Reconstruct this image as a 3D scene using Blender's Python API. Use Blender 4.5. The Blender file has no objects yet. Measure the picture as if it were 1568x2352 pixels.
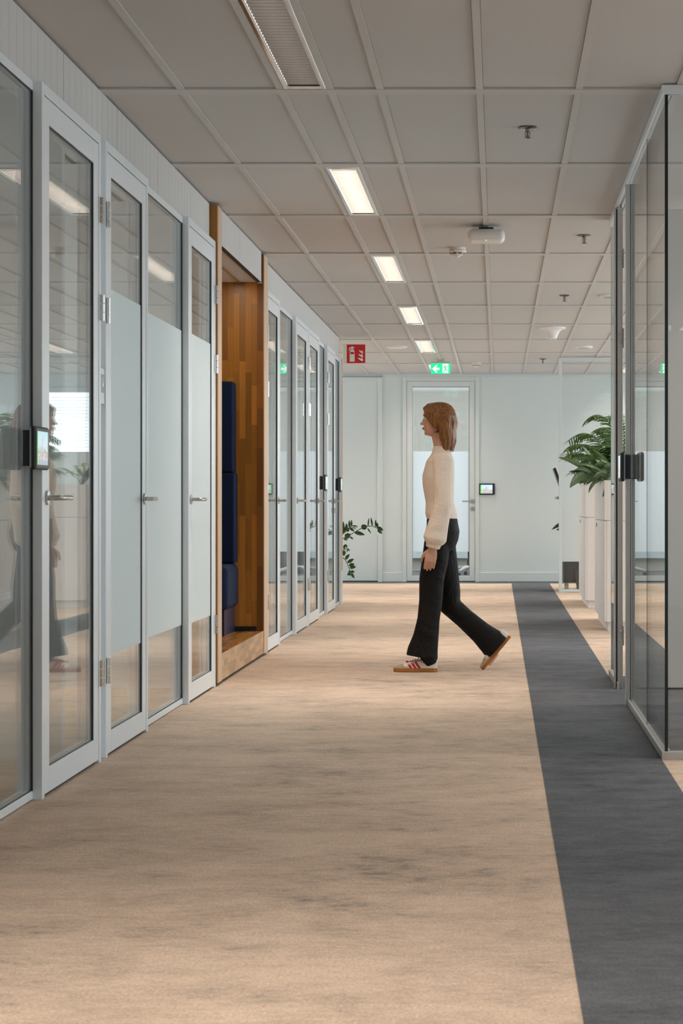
import bpy, math, random
from mathutils import Vector, Matrix
random.seed(7)
C = bpy.context.scene.collection
SC = bpy.context.scene

# ------------------------------------------------------------------ camera
CAM_H = 1.05
FPX, VX, VY = 4573.0, 1144.0, 1155.0          # focal length and vanishing point for a 1568 x 2352 frame
cam_d = bpy.data.cameras.new('camera'); cam = bpy.data.objects.new('camera', cam_d); C.objects.link(cam)
cam.location = (0, 0, CAM_H); cam.rotation_euler = (math.pi/2, 0, 0)
cam_d.sensor_fit = 'HORIZONTAL'; cam_d.sensor_width = 36.0
cam_d.lens = FPX/1568*36
cam_d.shift_x = (784-VX)/1568; cam_d.shift_y = (VY-1176)/1568
cam_d.clip_start = 0.1; cam_d.clip_end = 200
cam_d.dof.use_dof = True; cam_d.dof.focus_distance = 12.6; cam_d.dof.aperture_fstop = 18
SC.camera = cam

# ------------------------------------------------------------------ world, exposure
w = bpy.data.worlds.new('overcast_sky'); SC.world = w; w.use_nodes = True
bg = w.node_tree.nodes['Background']; bg.inputs[0].default_value = (0.84, 0.94, 1.0, 1); bg.inputs[1].default_value = 3.0
SC.view_settings.view_transform = 'Standard'; SC.view_settings.look = 'None'
SC.view_settings.gamma = 1; SC.view_settings.use_curve_mapping = False; SC.view_settings.exposure = 0.12
LAMP_W = 37.0; LAMP_COL = (1.0, 0.89, 0.79)
cy = SC.cycles
cy.use_denoising = True; cy.max_bounces = 8; cy.diffuse_bounces = 4; cy.glossy_bounces = 4
cy.use_adaptive_sampling = True; cy.adaptive_threshold = 0.08
cy.transparent_max_bounces = 20; cy.transmission_bounces = 8; cy.sample_clamp_indirect = 6
cy.caustics_reflective = False; cy.caustics_refractive = False

def portal(loc, rot, sx, sy):
    l = bpy.data.lights.new('sky_portal', 'AREA'); l.shape = 'RECTANGLE'; l.size = sx; l.size_y = sy
    o = bpy.data.objects.new('sky_portal', l); C.objects.link(o); o.location = loc; o.rotation_euler = rot
    l.cycles.is_portal = True
    return o

# ------------------------------------------------------------------ materials
def new_mat(name):
    m = bpy.data.materials.new(name); m.use_nodes = True
    nt = m.node_tree; b = nt.nodes['Principled BSDF']
    return m, nt, b
def pbr(name, col, rough=0.5, metal=0.0, spec=0.5, noise=0, bump=0, var=0.0, coat=0):
    m, nt, b = new_mat(name)
    b.inputs['Base Color'].default_value = (*col, 1); b.inputs['Roughness'].default_value = rough
    b.inputs['Metallic'].default_value = metal; b.inputs['Specular IOR Level'].default_value = spec
    b.inputs['Coat Weight'].default_value = coat
    if noise:
        tc = nt.nodes.new('ShaderNodeTexCoord'); n = nt.nodes.new('ShaderNodeTexNoise')
        n.inputs['Scale'].default_value = noise; n.inputs['Detail'].default_value = 4
        nt.links.new(tc.outputs['Object'], n.inputs['Vector'])
        if var:
            mx = nt.nodes.new('ShaderNodeMix'); mx.data_type = 'RGBA'
            mx.inputs[6].default_value = (*[c*(1-var) for c in col], 1); mx.inputs[7].default_value = (*[min(1, c*(1+var)) for c in col], 1)
            nt.links.new(n.outputs['Fac'], mx.inputs[0]); nt.links.new(mx.outputs[2], b.inputs['Base Color'])
        if bump:
            bp = nt.nodes.new('ShaderNodeBump'); bp.inputs['Strength'].default_value = bump; bp.inputs['Distance'].default_value = 0.002
            nt.links.new(n.outputs['Fac'], bp.inputs['Height']); nt.links.new(bp.outputs[0], b.inputs['Normal'])
    return m
def emit(name, col, s):
    m, nt, b = new_mat(name)
    b.inputs['Base Color'].default_value = (*[c*0.3 for c in col], 1)
    b.inputs['Emission Color'].default_value = (*col, 1); b.inputs['Emission Strength'].default_value = s
    return m
def glass_mat(name, tint, rough=0.0, boost=1.0):
    """Clear pane: transparent film plus Fresnel reflection, same Fresnel on both faces of the pane."""
    m = bpy.data.materials.new(name); m.use_nodes = True; nt = m.node_tree; nt.nodes.clear()
    out = nt.nodes.new('ShaderNodeOutputMaterial'); mix = nt.nodes.new('ShaderNodeMixShader')
    tr = nt.nodes.new('ShaderNodeBsdfTransparent'); gl = nt.nodes.new('ShaderNodeBsdfGlossy'); fr = nt.nodes.new('ShaderNodeFresnel')
    geo = nt.nodes.new('ShaderNodeNewGeometry'); mr = nt.nodes.new('ShaderNodeMapRange')
    mr.inputs[3].default_value = 1.5; mr.inputs[4].default_value = 1/1.5
    tr.inputs[0].default_value = (*tint, 1); gl.inputs['Roughness'].default_value = rough; gl.inputs[0].default_value = (0.95*boost, 0.96*boost, 0.95*boost, 1)
    L = nt.links.new
    L(geo.outputs['Backfacing'], mr.inputs[0]); L(mr.outputs[0], fr.inputs[0])
    L(fr.outputs[0], mix.inputs[0]); L(tr.outputs[0], mix.inputs[1]); L(gl.outputs[0], mix.inputs[2]); L(mix.outputs[0], out.inputs[0])
    return m
def film_mat(name, col, fac):
    m = bpy.data.materials.new(name); m.use_nodes = True; nt = m.node_tree; nt.nodes.clear()
    out = nt.nodes.new('ShaderNodeOutputMaterial'); mix = nt.nodes.new('ShaderNodeMixShader')
    t = nt.nodes.new('ShaderNodeBsdfTranslucent'); d = nt.nodes.new('ShaderNodeBsdfDiffuse')
    t.inputs[0].default_value = (*col, 1); d.inputs[0].default_value = (*col, 1); mix.inputs[0].default_value = fac
    g = nt.nodes.new('ShaderNodeBsdfGlossy'); g.inputs['Roughness'].default_value = 0.35; g.inputs[0].default_value = (.9, .9, .9, 1); mg = nt.nodes.new('ShaderNodeMixShader'); mg.inputs[0].default_value = 0.06
    L = nt.links.new; L(d.outputs[0], mix.inputs[1]); L(t.outputs[0], mix.inputs[2]); L(mix.outputs[0], mg.inputs[1]); L(g.outputs[0], mg.inputs[2]); L(mg.outputs[0], out.inputs[0])
    return m
def carpet_mat(name, ca, cb, cc):
    m, nt, b = new_mat(name); L = nt.links.new; N = nt.nodes.new
    tc = N('ShaderNodeTexCoord')
    def noise(scale, sc, det=5, rough=0.6):
        mp = N('ShaderNodeMapping'); mp.inputs['Scale'].default_value = sc; L(tc.outputs['Object'], mp.inputs[0])
        n = N('ShaderNodeTexNoise'); n.inputs['Scale'].default_value = scale; n.inputs['Detail'].default_value = det; n.inputs['Roughness'].default_value = rough
        L(mp.outputs[0], n.inputs['Vector']); return n
    streak = noise(1.0, (4.2, 6.0, 1), 6, 0.72); patch = noise(1.0, (1.1, 1.5, 1), 4, 0.6); grain = noise(1.0, (130, 75, 1), 4, 0.9); thread = noise(1.0, (17, 34, 1), 6, 0.85)
    a = N('ShaderNodeMath'); a.operation = 'MULTIPLY_ADD'; L(streak.outputs['Fac'], a.inputs[0]); a.inputs[1].default_value = 1.15; 
    a2 = N('ShaderNodeMath'); a2.operation = 'MULTIPLY_ADD'; L(patch.outputs['Fac'], a2.inputs[0]); a2.inputs[1].default_value = 0.9; a2.inputs[2].default_value = -1.02
    L(a2.outputs[0], a.inputs[2])
    a3 = N('ShaderNodeMath'); a3.operation = 'MULTIPLY_ADD'; L(thread.outputs['Fac'], a3.inputs[0]); a3.inputs[1].default_value = 1.5; L(a.outputs[0], a3.inputs[2])
    rp = N('ShaderNodeValToRGB'); e = rp.color_ramp.elements
    e[0].position = 0.30; e[0].color = (*cc, 1); e[1].position = 0.98; e[1].color = (*ca, 1)
    k = e.new(0.62); k.color = (*cb, 1)
    L(a3.outputs[0], rp.inputs[0])
    g = N('ShaderNodeMapRange'); g.inputs[1].default_value = 0.25; g.inputs[2].default_value = 0.75; g.inputs[3].default_value = 0.60; g.inputs[4].default_value = 1.42; L(grain.outputs['Fac'], g.inputs[0])
    mx = N('ShaderNodeMix'); mx.data_type = 'RGBA'; mx.blend_type = 'MULTIPLY'; mx.inputs[0].default_value = 1
    L(rp.outputs[0], mx.inputs[6]); L(g.outputs[0], mx.inputs[7]); L(mx.outputs[2], b.inputs['Base Color'])
    b.inputs['Roughness'].default_value = 0.95; b.inputs['Specular IOR Level'].default_value = 0.1
    bp = N('ShaderNodeBump'); bp.inputs['Strength'].default_value = 0.35; bp.inputs['Distance'].default_value = 0.003
    L(grain.outputs['Fac'], bp.inputs['Height']); L(bp.outputs[0], b.inputs['Normal'])
    return m
def wood_mat(name, col, var=0.22, rough=0.38, axis=2):
    m, nt, b = new_mat(name); L = nt.links.new; N = nt.nodes.new
    tc = N('ShaderNodeTexCoord'); mp = N('ShaderNodeMapping'); sc = [55, 55, 55]; sc[axis] = 3.0; mp.inputs['Scale'].default_value = sc
    oi = N('ShaderNodeObjectInfo'); L(tc.outputs['Object'], mp.inputs[0])
    n = N('ShaderNodeTexNoise'); n.inputs['Scale'].default_value = 1; n.inputs['Detail'].default_value = 5; L(mp.outputs[0], n.inputs['Vector'])
    hv = N('ShaderNodeHueSaturation'); hv.inputs['Color'].default_value = (*col, 1)
    r1 = N('ShaderNodeMapRange'); r1.inputs[3].default_value = 1-var*1.5; r1.inputs[4].default_value = 1+var; L(oi.outputs['Random'], r1.inputs[0])
    r2 = N('ShaderNodeMapRange'); r2.inputs[3].default_value = 0.80; r2.inputs[4].default_value = 1.2; L(n.outputs['Fac'], r2.inputs[0])
    mu = N('ShaderNodeMath'); mu.operation = 'MULTIPLY'; L(r1.outputs[0], mu.inputs[0]); L(r2.outputs[0], mu.inputs[1]); L(mu.outputs[0], hv.inputs['Value'])
    L(hv.outputs[0], b.inputs['Base Color']); b.inputs['Roughness'].default_value = rough
    return m
def vcol_mat(name, rough=0.5, emission=0.0, spec=0.5):
    m, nt, b = new_mat(name); a = nt.nodes.new('ShaderNodeAttribute'); a.attribute_name = 'pat'
    nt.links.new(a.outputs['Color'], b.inputs['Base Color']); b.inputs['Roughness'].default_value = rough; b.inputs['Specular IOR Level'].default_value = spec
    if emission:
        nt.links.new(a.outputs['Color'], b.inputs['Emission Color']); b.inputs['Emission Strength'].default_value = emission
    return m

M = {}
M['carpet'] = carpet_mat('beige_carpet', (0.70, 0.545, 0.42), (0.56, 0.435, 0.335), (0.29, 0.25, 0.215))
M['carpet_dark'] = carpet_mat('charcoal_carpet', (0.150, 0.157, 0.168), (0.112, 0.118, 0.128), (0.066, 0.071, 0.078))
M['wall'] = pbr('painted_wall', (0.80, 0.83, 0.82), 0.75, noise=60, bump=0.05)
M['door_grey'] = pbr('warm_grey_door', (0.60, 0.575, 0.545), 0.55, noise=30, var=0.02)
M['wall_far'] = pbr('painted_far_wall', (0.645, 0.715, 0.72), 0.7, noise=60, bump=0.05)
M['office_wall'] = pbr('beige_office_wall', (0.60, 0.55, 0.49), 0.8, noise=60, bump=0.05)
M['trim'] = pbr('painted_trim', (0.65, 0.705, 0.705), 0.5, noise=40, bump=0.03)
M['tile'] = pbr('mineral_ceiling_tile', (0.60, 0.59, 0.575), 0.95, spec=0.1, noise=160, bump=0.25, var=0.05)
M['band'] = pbr('ceiling_band_metal', (0.58, 0.57, 0.555), 0.55, noise=30, var=0.02)
M['plank'] = pbr('grooved_white_panel', (0.60, 0.595, 0.585), 0.8, noise=35, bump=0.1, var=0.03)
M['alu_white'] = pbr('white_coated_aluminium', (0.80, 0.86, 0.90), 0.28, noise=20, var=0.02)
M['alu'] = pbr('grey_anodised_aluminium', (0.55, 0.54, 0.52), 0.38, metal=0.5, noise=30, var=0.03)
M['dark_gap'] = pbr('dark_shadow_gap_rubber', (0.015, 0.015, 0.017), 0.7, noise=50, var=0.1)  # near-black colour stands in for the shade inside gaps and grooves
M['gasket'] = pbr('black_rubber_gasket', (0.012, 0.013, 0.018), 0.5, noise=50, var=0.1)
M['glass'] = glass_mat('clear_glass', (0.975, 0.981, 0.977))
M['glass_edge'] = pbr('dark_green_glass_edge', (0.003, 0.014, 0.013), 0.15, noise=8, var=0.1)
M['glass_edge_light'] = pbr('pale_cyan_glass_edge', (0.50, 0.66, 0.66), 0.15, noise=8, var=0.05)
M['film'] = film_mat('frosted_film', (0.885, 0.94, 0.945), 0.5)
M['film_far'] = film_mat('white_frosted_film', (0.96, 0.98, 0.99), 0.86)
M['steel'] = pbr('brushed_steel', (0.56, 0.54, 0.51), 0.28, metal=1.0, noise=90, var=0.06)
M['chrome_dark'] = pbr('dark_chrome', (0.30, 0.29, 0.28), 0.15, metal=1.0, noise=20, var=0.04)
M['plenum'] = pbr('dark_ceiling_void', (0.10, 0.095, 0.09), 0.9, noise=20, var=0.1)  # slab coloured dark so the gaps around the tiles read as shaded
M['chrome'] = pbr('chrome', (0.72, 0.71, 0.69), 0.12, metal=1.0, noise=20, var=0.04)
M['wood'] = wood_mat('orange_beech_stave', (0.44, 0.185, 0.026), 0.26, 0.36)
M['wood_dark'] = wood_mat('dark_beech_stave', (0.25, 0.095, 0.018), 0.30, 0.38)
M['wood_light'] = wood_mat('pale_beech_block', (0.56, 0.36, 0.20), 0.16, 0.5, 1)  # pale block wood, with corridor light on the front put into its colour
M['wood_edge'] = wood_mat('pale_beech_edge', (0.62, 0.44, 0.30), 0.08, 0.5, 2)  # paler than the staves: corridor light and glare put into the colour
M['wood_floor'] = wood_mat('varnished_beech_floor', (0.44, 0.20, 0.045), 0.30, 0.25, 1)
M['navy'] = pbr('navy_upholstery', (0.0012, 0.012, 0.052), 0.75, spec=0.25, noise=300, bump=0.3, var=0.15)
M['navy_base'] = pbr('navy_lacquered_base', (0.02, 0.025, 0.075), 0.35, noise=20, var=0.05)
M['black'] = pbr('black_plastic', (0.010, 0.010, 0.011), 0.42, noise=60, var=0.1)
M['white_plastic'] = pbr('white_plastic', (0.80, 0.79, 0.77), 0.4, noise=60, var=0.02)
M['cream_plastic'] = pbr('cream_plastic', (0.74, 0.70, 0.62), 0.45, noise=60, var=0.02)
M['cabinet'] = pbr('pale_laminate', (0.80, 0.75, 0.71), 0.5, noise=30, var=0.015)
M['grey_box'] = pbr('anthracite_laminate', (0.035, 0.036, 0.040), 0.5, noise=30, var=0.06)
M['table'] = pbr('pale_blue_grey_table', (0.62, 0.72, 0.76), 0.35, noise=30, var=0.02)
M['leaf_palm'] = pbr('palm_leaf', (0.085, 0.19, 0.022), 0.45, noise=18, var=0.4)
M['leaf_pat'] = vcol_mat('variegated_leaf', 0.35)
M['leaf_zz'] = pbr('glossy_dark_leaf', (0.022, 0.075, 0.012), 0.25, noise=14, var=0.4)
M['stem'] = pbr('brown_green_stem', (0.10, 0.10, 0.05), 0.6, noise=30, var=0.2)
M['soil'] = pbr('dark_potting_soil', (0.03, 0.022, 0.015), 0.95, noise=120, bump=0.6, var=0.4)
M['green_sign'] = emit('lit_green_sign', (0.02, 0.80, 0.34), 0.9)
M['white_sign'] = emit('lit_white_pictogram', (0.92, 1.0, 0.94), 1.0)
M['red'] = pbr('sign_red', (0.62, 0.010, 0.014), 0.5, noise=20, var=0.03)
M['sign_cream'] = pbr('sign_cream', (0.78, 0.78, 0.66), 0.5, noise=20, var=0.02)
M['sign_grey'] = pbr('sign_grey_print', (0.34, 0.41, 0.43), 0.5, noise=20, var=0.05)
M['reflector'] = pbr('luminaire_reflector', (0.86, 0.86, 0.85), 0.35, metal=0.2, noise=20, var=0.02)
M['louvre'] = pbr('satin_louvre_blade', (0.07, 0.064, 0.058), 0.5, noise=20, var=0.02)
M['led'] = emit('green_led', (0.2, 1.0, 0.3), 3.0)
M['skin'] = pbr('skin', (0.62, 0.36, 0.245), 0.5, noise=25, var=0.06)
M['lip'] = pbr('lip', (0.48, 0.17, 0.14), 0.45, noise=40, var=0.05)
M['eye'] = pbr('eye_white', (0.75, 0.73, 0.70), 0.2, noise=40, var=0.02)
M['iris'] = pbr('iris', (0.05, 0.03, 0.015), 0.2, noise=40, var=0.1)
M['hair'] = wood_mat('auburn_hair', (0.22, 0.078, 0.012), 0.0, 0.42, 2)
_nt = M['hair'].node_tree
for _n in _nt.nodes:
    if _n.type == 'MAPPING': _n.inputs['Scale'].default_value = (150, 150, 7)
    if _n.type == 'MAP_RANGE' and abs(_n.inputs[3].default_value-.8) < .01: _n.inputs[1].default_value = .3; _n.inputs[2].default_value = .7; _n.inputs[3].default_value = .35; _n.inputs[4].default_value = 1.7
_t = [n for n in _nt.nodes if n.type == 'TEX_NOISE'][0]; _b = _nt.nodes.new('ShaderNodeBump'); _b.inputs['Strength'].default_value = .6; _b.inputs['Distance'].default_value = .004
_nt.links.new(_t.outputs['Fac'], _b.inputs['Height']); _nt.links.new(_b.outputs[0], _nt.nodes['Principled BSDF'].inputs['Normal'])
M['blouse'] = pbr('cream_blouse', (0.86, 0.73, 0.61), 0.8, noise=22, bump=0.15, var=0.04)
M['trouser'] = pbr('black_trouser', (0.0075, 0.006, 0.006), 0.75, spec=0.25, noise=30, bump=0.2, var=0.3)
def _fold():
    nt = M['blouse'].node_tree
    for n in nt.nodes:
        if n.type == 'BUMP': n.inputs['Distance'].default_value = 0.03; n.inputs['Strength'].default_value = 0.8
        if n.type == 'TEX_NOISE': n.inputs['Scale'].default_value = 7; n.inputs['Distortion'].default_value = 0.8
_fold()

def _fold():
    nt = M['trouser'].node_tree
    for n in nt.nodes:
        if n.type == 'BUMP': n.inputs['Distance'].default_value = 0.04; n.inputs['Strength'].default_value = 0.8
        if n.type == 'TEX_NOISE': n.inputs['Scale'].default_value = 6; n.inputs['Distortion'].default_value = 0.8
_fold()
M['shoe_white'] = pbr('white_leather', (0.90, 0.85, 0.80), 0.45, noise=60, bump=0.1, var=0.03)
M['shoe_suede'] = pbr('beige_suede', (0.52, 0.42, 0.30), 0.85, noise=120, bump=0.2, var=0.08)
M['gum'] = pbr('gum_rubber', (0.45, 0.17, 0.030), 0.5, noise=40, var=0.08)
M['fabric_grey'] = pbr('dark_grey_mesh_fabric', (0.06, 0.06, 0.065), 0.8, noise=200, bump=0.2, var=0.1)
M['screen'] = vcol_mat('screen_picture', 0.15, 0.45)
M['blind'] = pbr('white_blind_slat', (0.82, 0.83, 0.84), 0.5, noise=20, var=0.02)

# ------------------------------------------------------------------ helpers
def rootloc(p):
    v = Vector((0, 0, 0))
    while p is not None:
        v += p.location; p = p.parent
    return v
class MB:
    def __init__(s): s.v = []; s.f = []; s.c = []
    def add(s, vs, fs):
        o = len(s.v); s.v += [tuple(v) for v in vs]; s.f += [tuple(i+o for i in f) for f in fs]; return s
    def box(s, x0, x1, y0, y1, z0, z1, b=0.0):
        if x0 > x1: x0, x1 = x1, x0
        if y0 > y1: y0, y1 = y1, y0
        if z0 > z1: z0, z1 = z1, z0
        b = min(b, (x1-x0)*.45, (y1-y0)*.45, (z1-z0)*.45)
        if b <= 0:
            return s.add([(x0,y0,z0),(x1,y0,z0),(x1,y1,z0),(x0,y1,z0),(x0,y0,z1),(x1,y0,z1),(x1,y1,z1),(x0,y1,z1)],
                         [(0,3,2,1),(4,5,6,7),(0,1,5,4),(1,2,6,5),(2,3,7,6),(3,0,4,7)])
        vs = []; idx = {}
        X = (x0, x1); Y = (y0, y1); Z = (z0, z1); sg = (1, -1)
        for i in (0,1):
            for j in (0,1):
                for k in (0,1):
                    for a in range(3):
                        p = [X[i]+sg[i]*b, Y[j]+sg[j]*b, Z[k]+sg[k]*b]; p[a] = (X[i], Y[j], Z[k])[a]
                        idx[(i,j,k,a)] = len(vs); vs.append(p)
        fs = []
        def q(*ks): fs.append([idx[k] for k in ks])
        for a in range(3):
            o1, o2 = [t for t in range(3) if t != a]
            for e in (0,1):
                def key(u, v, a=a, o1=o1, o2=o2, e=e):
                    t = [0,0,0]; t[a] = e; t[o1] = u; t[o2] = v; return (*t, a)
                ks = [key(0,0), key(1,0), key(1,1), key(0,1)]
                flip = (e == 0) != (a == 1)
                q(*(ks[::-1] if flip else ks))
        for a in range(3):
            o1, o2 = [t for t in range(3) if t != a]
            for u in (0,1):
                for v in (0,1):
                    def key(e, f, a=a, o1=o1, o2=o2, u=u, v=v):
                        t = [0,0,0]; t[a] = e; t[o1] = u; t[o2] = v; return (*t, f)
                    ks = [key(0,o1), key(1,o1), key(1,o2), key(0,o2)]
                    q(*ks)
        for i in (0,1):
            for j in (0,1):
                for k in (0,1): q((i,j,k,0),(i,j,k,1),(i,j,k,2))
        return s.add(vs, fs)
    def prism(s, poly, axis, a, b):
        """poly: 2D outline; extruded along axis ('x','y','z') from a to b."""
        def p3(p, t): return {'x': (t, p[0], p[1]), 'y': (p[0], t, p[1]), 'z': (p[0], p[1], t)}[axis]
        n = len(poly)
        return s.add([p3(p, a) for p in poly]+[p3(p, b) for p in poly],
                     [tuple(range(n))[::-1], tuple(range(n, 2*n))]+[(i, (i+1) % n, n+(i+1) % n, n+i) for i in range(n)])
    def lathe(s, prof, c, axis='z', n=24):
        """prof: list of (radius, height along axis)."""
        vs = []; fs = []
        for r, h in prof:
            for i in range(n):
                t = 2*math.pi*i/n; u, v = r*math.cos(t), r*math.sin(t)
                d = {'z': (u, v, h), 'x': (h, u, v), 'y': (u, h, v)}[axis]
                vs.append((c[0]+d[0], c[1]+d[1], c[2]+d[2]))
        m = len(prof)
        for j in range(m-1):
            for i in range(n): fs.append((j*n+i, j*n+(i+1) % n, (j+1)*n+(i+1) % n, (j+1)*n+i))
        fs.append(tuple(range(n))); fs.append(tuple(range((m-1)*n, m*n)))
        return s.add(vs, fs)
    def tube(s, pts, r, n=10, flat=1.0, up=(0, 1, 0)):
        pts = [Vector(p) for p in pts]; rs = r if isinstance(r, (list, tuple)) else [r]*len(pts)
        vs = []; fs = []; up = Vector(up)
        for k, p in enumerate(pts):
            d = (pts[min(k+1, len(pts)-1)]-pts[max(k-1, 0)]).normalized()
            a = d.cross(up)
            if a.length < 1e-4: a = d.cross(Vector((1, 0.1, 0)))
            a.normalize(); b = a.cross(d).normalized()
            rr = rs[k]; ra, rb = rr if isinstance(rr, (tuple, list)) else (rr, rr*flat)
            for i in range(n):
                t = 2*math.pi*i/n; vs.append(p+a*ra*math.cos(t)+b*rb*math.sin(t))
        m = len(pts)
        for j in range(m-1):
            for i in range(n): fs.append((j*n+i, j*n+(i+1) % n, (j+1)*n+(i+1) % n, (j+1)*n+i))
        fs.append(tuple(range(n))[::-1]); fs.append(tuple(range((m-1)*n, m*n)))
        return s.add(vs, fs)
    def rings(s, rs, n=20, sq=2.0):
        """rs: (cx, cy, cz, rx, ry) horizontal rings, superellipse exponent sq."""
        vs = []; fs = []
        for cx, cy_, cz, rx, ry in rs:
            for i in range(n):
                t = 2*math.pi*i/n; c_, s_ = math.cos(t), math.sin(t)
                vs.append((cx+rx*math.copysign(abs(c_)**(2/sq), c_), cy_+ry*math.copysign(abs(s_)**(2/sq), s_), cz))
        m = len(rs)
        for j in range(m-1):
            for i in range(n): fs.append((j*n+i, j*n+(i+1) % n, (j+1)*n+(i+1) % n, (j+1)*n+i))
        fs.append(tuple(range(n))[::-1]); fs.append(tuple(range((m-1)*n, m*n)))
        return s.add(vs, fs)
    def ball(s, c, r, n=12):
        r = r if isinstance(r, (tuple, list)) else (r, r, r)
        prof = [(math.sin(math.pi*k/n), -math.cos(math.pi*k/n)) for k in range(n+1)]; prof[0] = (.001, -1); prof[-1] = (.001, 1)
        o = len(s.v); s.lathe(prof, (0, 0, 0), 'z', n*2)
        s.v[o:] = [(c[0]+v[0]*r[0], c[1]+v[1]*r[1], c[2]+v[2]*r[2]) for v in s.v[o:]]; return s
    def xf(s, mat):
        s.v = [tuple(mat @ Vector(v)) for v in s.v]; return s
    def build(s, name, mat, parent=None, smooth=False, loc=None, colors=None):
        me = bpy.data.meshes.new(name)
        base = rootloc(parent) if parent is not None else Vector((0, 0, 0))
        if loc is not None: base = base+Vector(loc) if parent is None else Vector(loc)
        me.from_pydata([(v[0]-base[0], v[1]-base[1], v[2]-base[2]) for v in s.v], [], s.f); me.update()
        import bmesh
        bm = bmesh.new(); bm.from_mesh(me); bmesh.ops.recalc_face_normals(bm, faces=bm.faces); bm.to_mesh(me); bm.free()
        if colors is not None:
            at = me.color_attributes.new('pat', 'FLOAT_COLOR', 'POINT')
            for i, c in enumerate(colors): at.data[i].color = (*c, 1)
        me.materials.append(mat if not isinstance(mat, str) else M[mat])
        if smooth:
            for p in me.polygons: p.use_smooth = True
            if smooth == 'auto':
                try: me.set_sharp_from_angle(angle=math.radians(40))
                except Exception: pass
        o = bpy.data.objects.new(name, me); C.objects.link(o)
        if parent is not None:
            o.parent = parent; o.location = base-rootloc(parent)
        else: o.location = base
        return o
def tag(o, label=None, cat=None, group=None, kind=None):
    if label: o['label'] = label
    if cat: o['category'] = cat
    if group: o['group'] = group
    if kind: o['kind'] = kind
    return o
def thing(name, loc, label=None, cat=None, group=None, kind=None):
    o = bpy.data.objects.new(name, None); C.objects.link(o); o.location = loc; o.empty_display_size = 0.1
    return tag(o, label, cat, group, kind)
def box(name, mat, parent, *a, b=0.0):
    return MB().box(*a, b=b).build(name, mat, parent)
def inst(src, name, parent, loc):
    o = bpy.data.objects.new(name, src); C.objects.link(o); o.parent = parent
    o.location = Vector(loc)-(rootloc(parent) if parent else Vector((0, 0, 0)))
    return o
def at(x, y, D):
    """a spot measured in the photograph, D metres away"""
    return Vector(((x-VX)*D/FPX, D, CAM_H+(VY-y)*D/FPX))
def bez(a, b, c, n):
    a, b, c = Vector(a), Vector(b), Vector(c)
    return [a*(1-t)**2+b*2*t*(1-t)+c*t*t for t in [i/(n-1) for i in range(n)]]

CEIL = 2.76
Y0, Y1 = -4.0, 26.45          # behind the camera .. far wall
XL, XR = -5.2, 4.9            # facades

# ------------------------------------------------------------------ floor
fl = MB().box(XL, XR, Y0, 26.6, -0.2, 0.0).build('floor', 'carpet'); tag(fl, 'beige mottled carpet floor of the corridor', 'floor', kind='structure')
S1 = box('carpet_strip', 'carpet_dark', fl, 0.172, 0.668, Y0, 25.95, -0.01, 0.0015)
S2 = box('carpet_strip', 'carpet_dark', fl, XL, XR, 25.95, 26.6, -0.01, 0.0015); box('office_carpet', 'carpet_dark', fl, -3.2, 1.2, 26.6, 31, -.2, .0015)
S3 = box('carpet_strip', 'carpet_dark', fl, 0.669, 3.5, 8.175, 12.05, -0.01, 0.0012)

# ------------------------------------------------------------------ ceiling
ce = MB().box(XL, XR, Y0, 26.6, CEIL+0.10, CEIL+0.25).build('ceiling', 'plenum'); tag(ce, 'suspended ceiling of pale grey tiles in a band grid', 'ceiling', kind='structure')
ROW, R0 = 1.807, 8.23
rows = [R0+ROW*k for k in range(-6, 12)]
COLP = 0.4115
bars = [-1.3125+COLP*k for k in range(-11, 21)]      # long grid bars
lampcols = [-0.9010, -0.9010+6*COLP, -0.9010-6*COLP]
def near(a, L_, e=0.03): return any(abs(a-b) < e for b in L_)
tw = COLP-0.030
tile_me = MB().box(.0015, tw-.0015, .004, ROW-0.106, 0, 0.03).build('ceiling_tile', 'tile', ce); tm = tile_me.data; bpy.data.objects.remove(tile_me)
tile_hm = MB().box(.0015, COLP/2-0.0315, .004, ROW-0.106, 0, 0.03).build('ceiling_tile', 'tile', ce); th = tile_hm.data; bpy.data.objects.remove(tile_hm)
lamp_spots = []
for r in rows:
    if r > 26.4 or r < Y0: continue
    box('cross_band', 'band', ce, XL, XR, r, min(r+0.10, 26.44), CEIL-0.002, CEIL+0.1)
for x in bars:
    if XL < x < XR: box('grid_bar', 'band', ce, x-0.015, x+0.015, Y0, 26.44, CEIL+0.000, CEIL+0.1)
for x in lampcols: box('grid_bar', 'band', ce, x+COLP/2-0.015, x+COLP/2+0.015, Y0, 26.44, CEIL+0.000, CEIL+0.1)
for k, r in enumerate(rows[:-1]):
    if r > 26.2 or r < Y0: continue
    for x in bars[:-1]:
        x0 = x+0.015
        if x0 < XL or x0+tw > XR: continue
        if -6 < x0 < -1.75 and 2 < r < 20.5: continue          # the rooms on the left have their own plain ceiling
        jz = CEIL+0.0075+random.uniform(-0.0015, 0.0015)
        if near(x, lampcols):
            on_row = (k % 2 == 1)
            inst(th, 'ceiling_tile', ce, (x+COLP/2+0.015, r+0.10, jz))
            if on_row: lamp_spots.append((x, r))
            else: inst(th, 'ceiling_tile', ce, (x0, r+0.10, jz))
        else:
            inst(tm, 'ceiling_tile', ce, (x0, r+0.10, jz))
rc = MB().box(XL, -1.72, 2.0, 20.5, CEIL, CEIL+0.04).build('room_ceiling', 'tile', ce)

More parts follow.
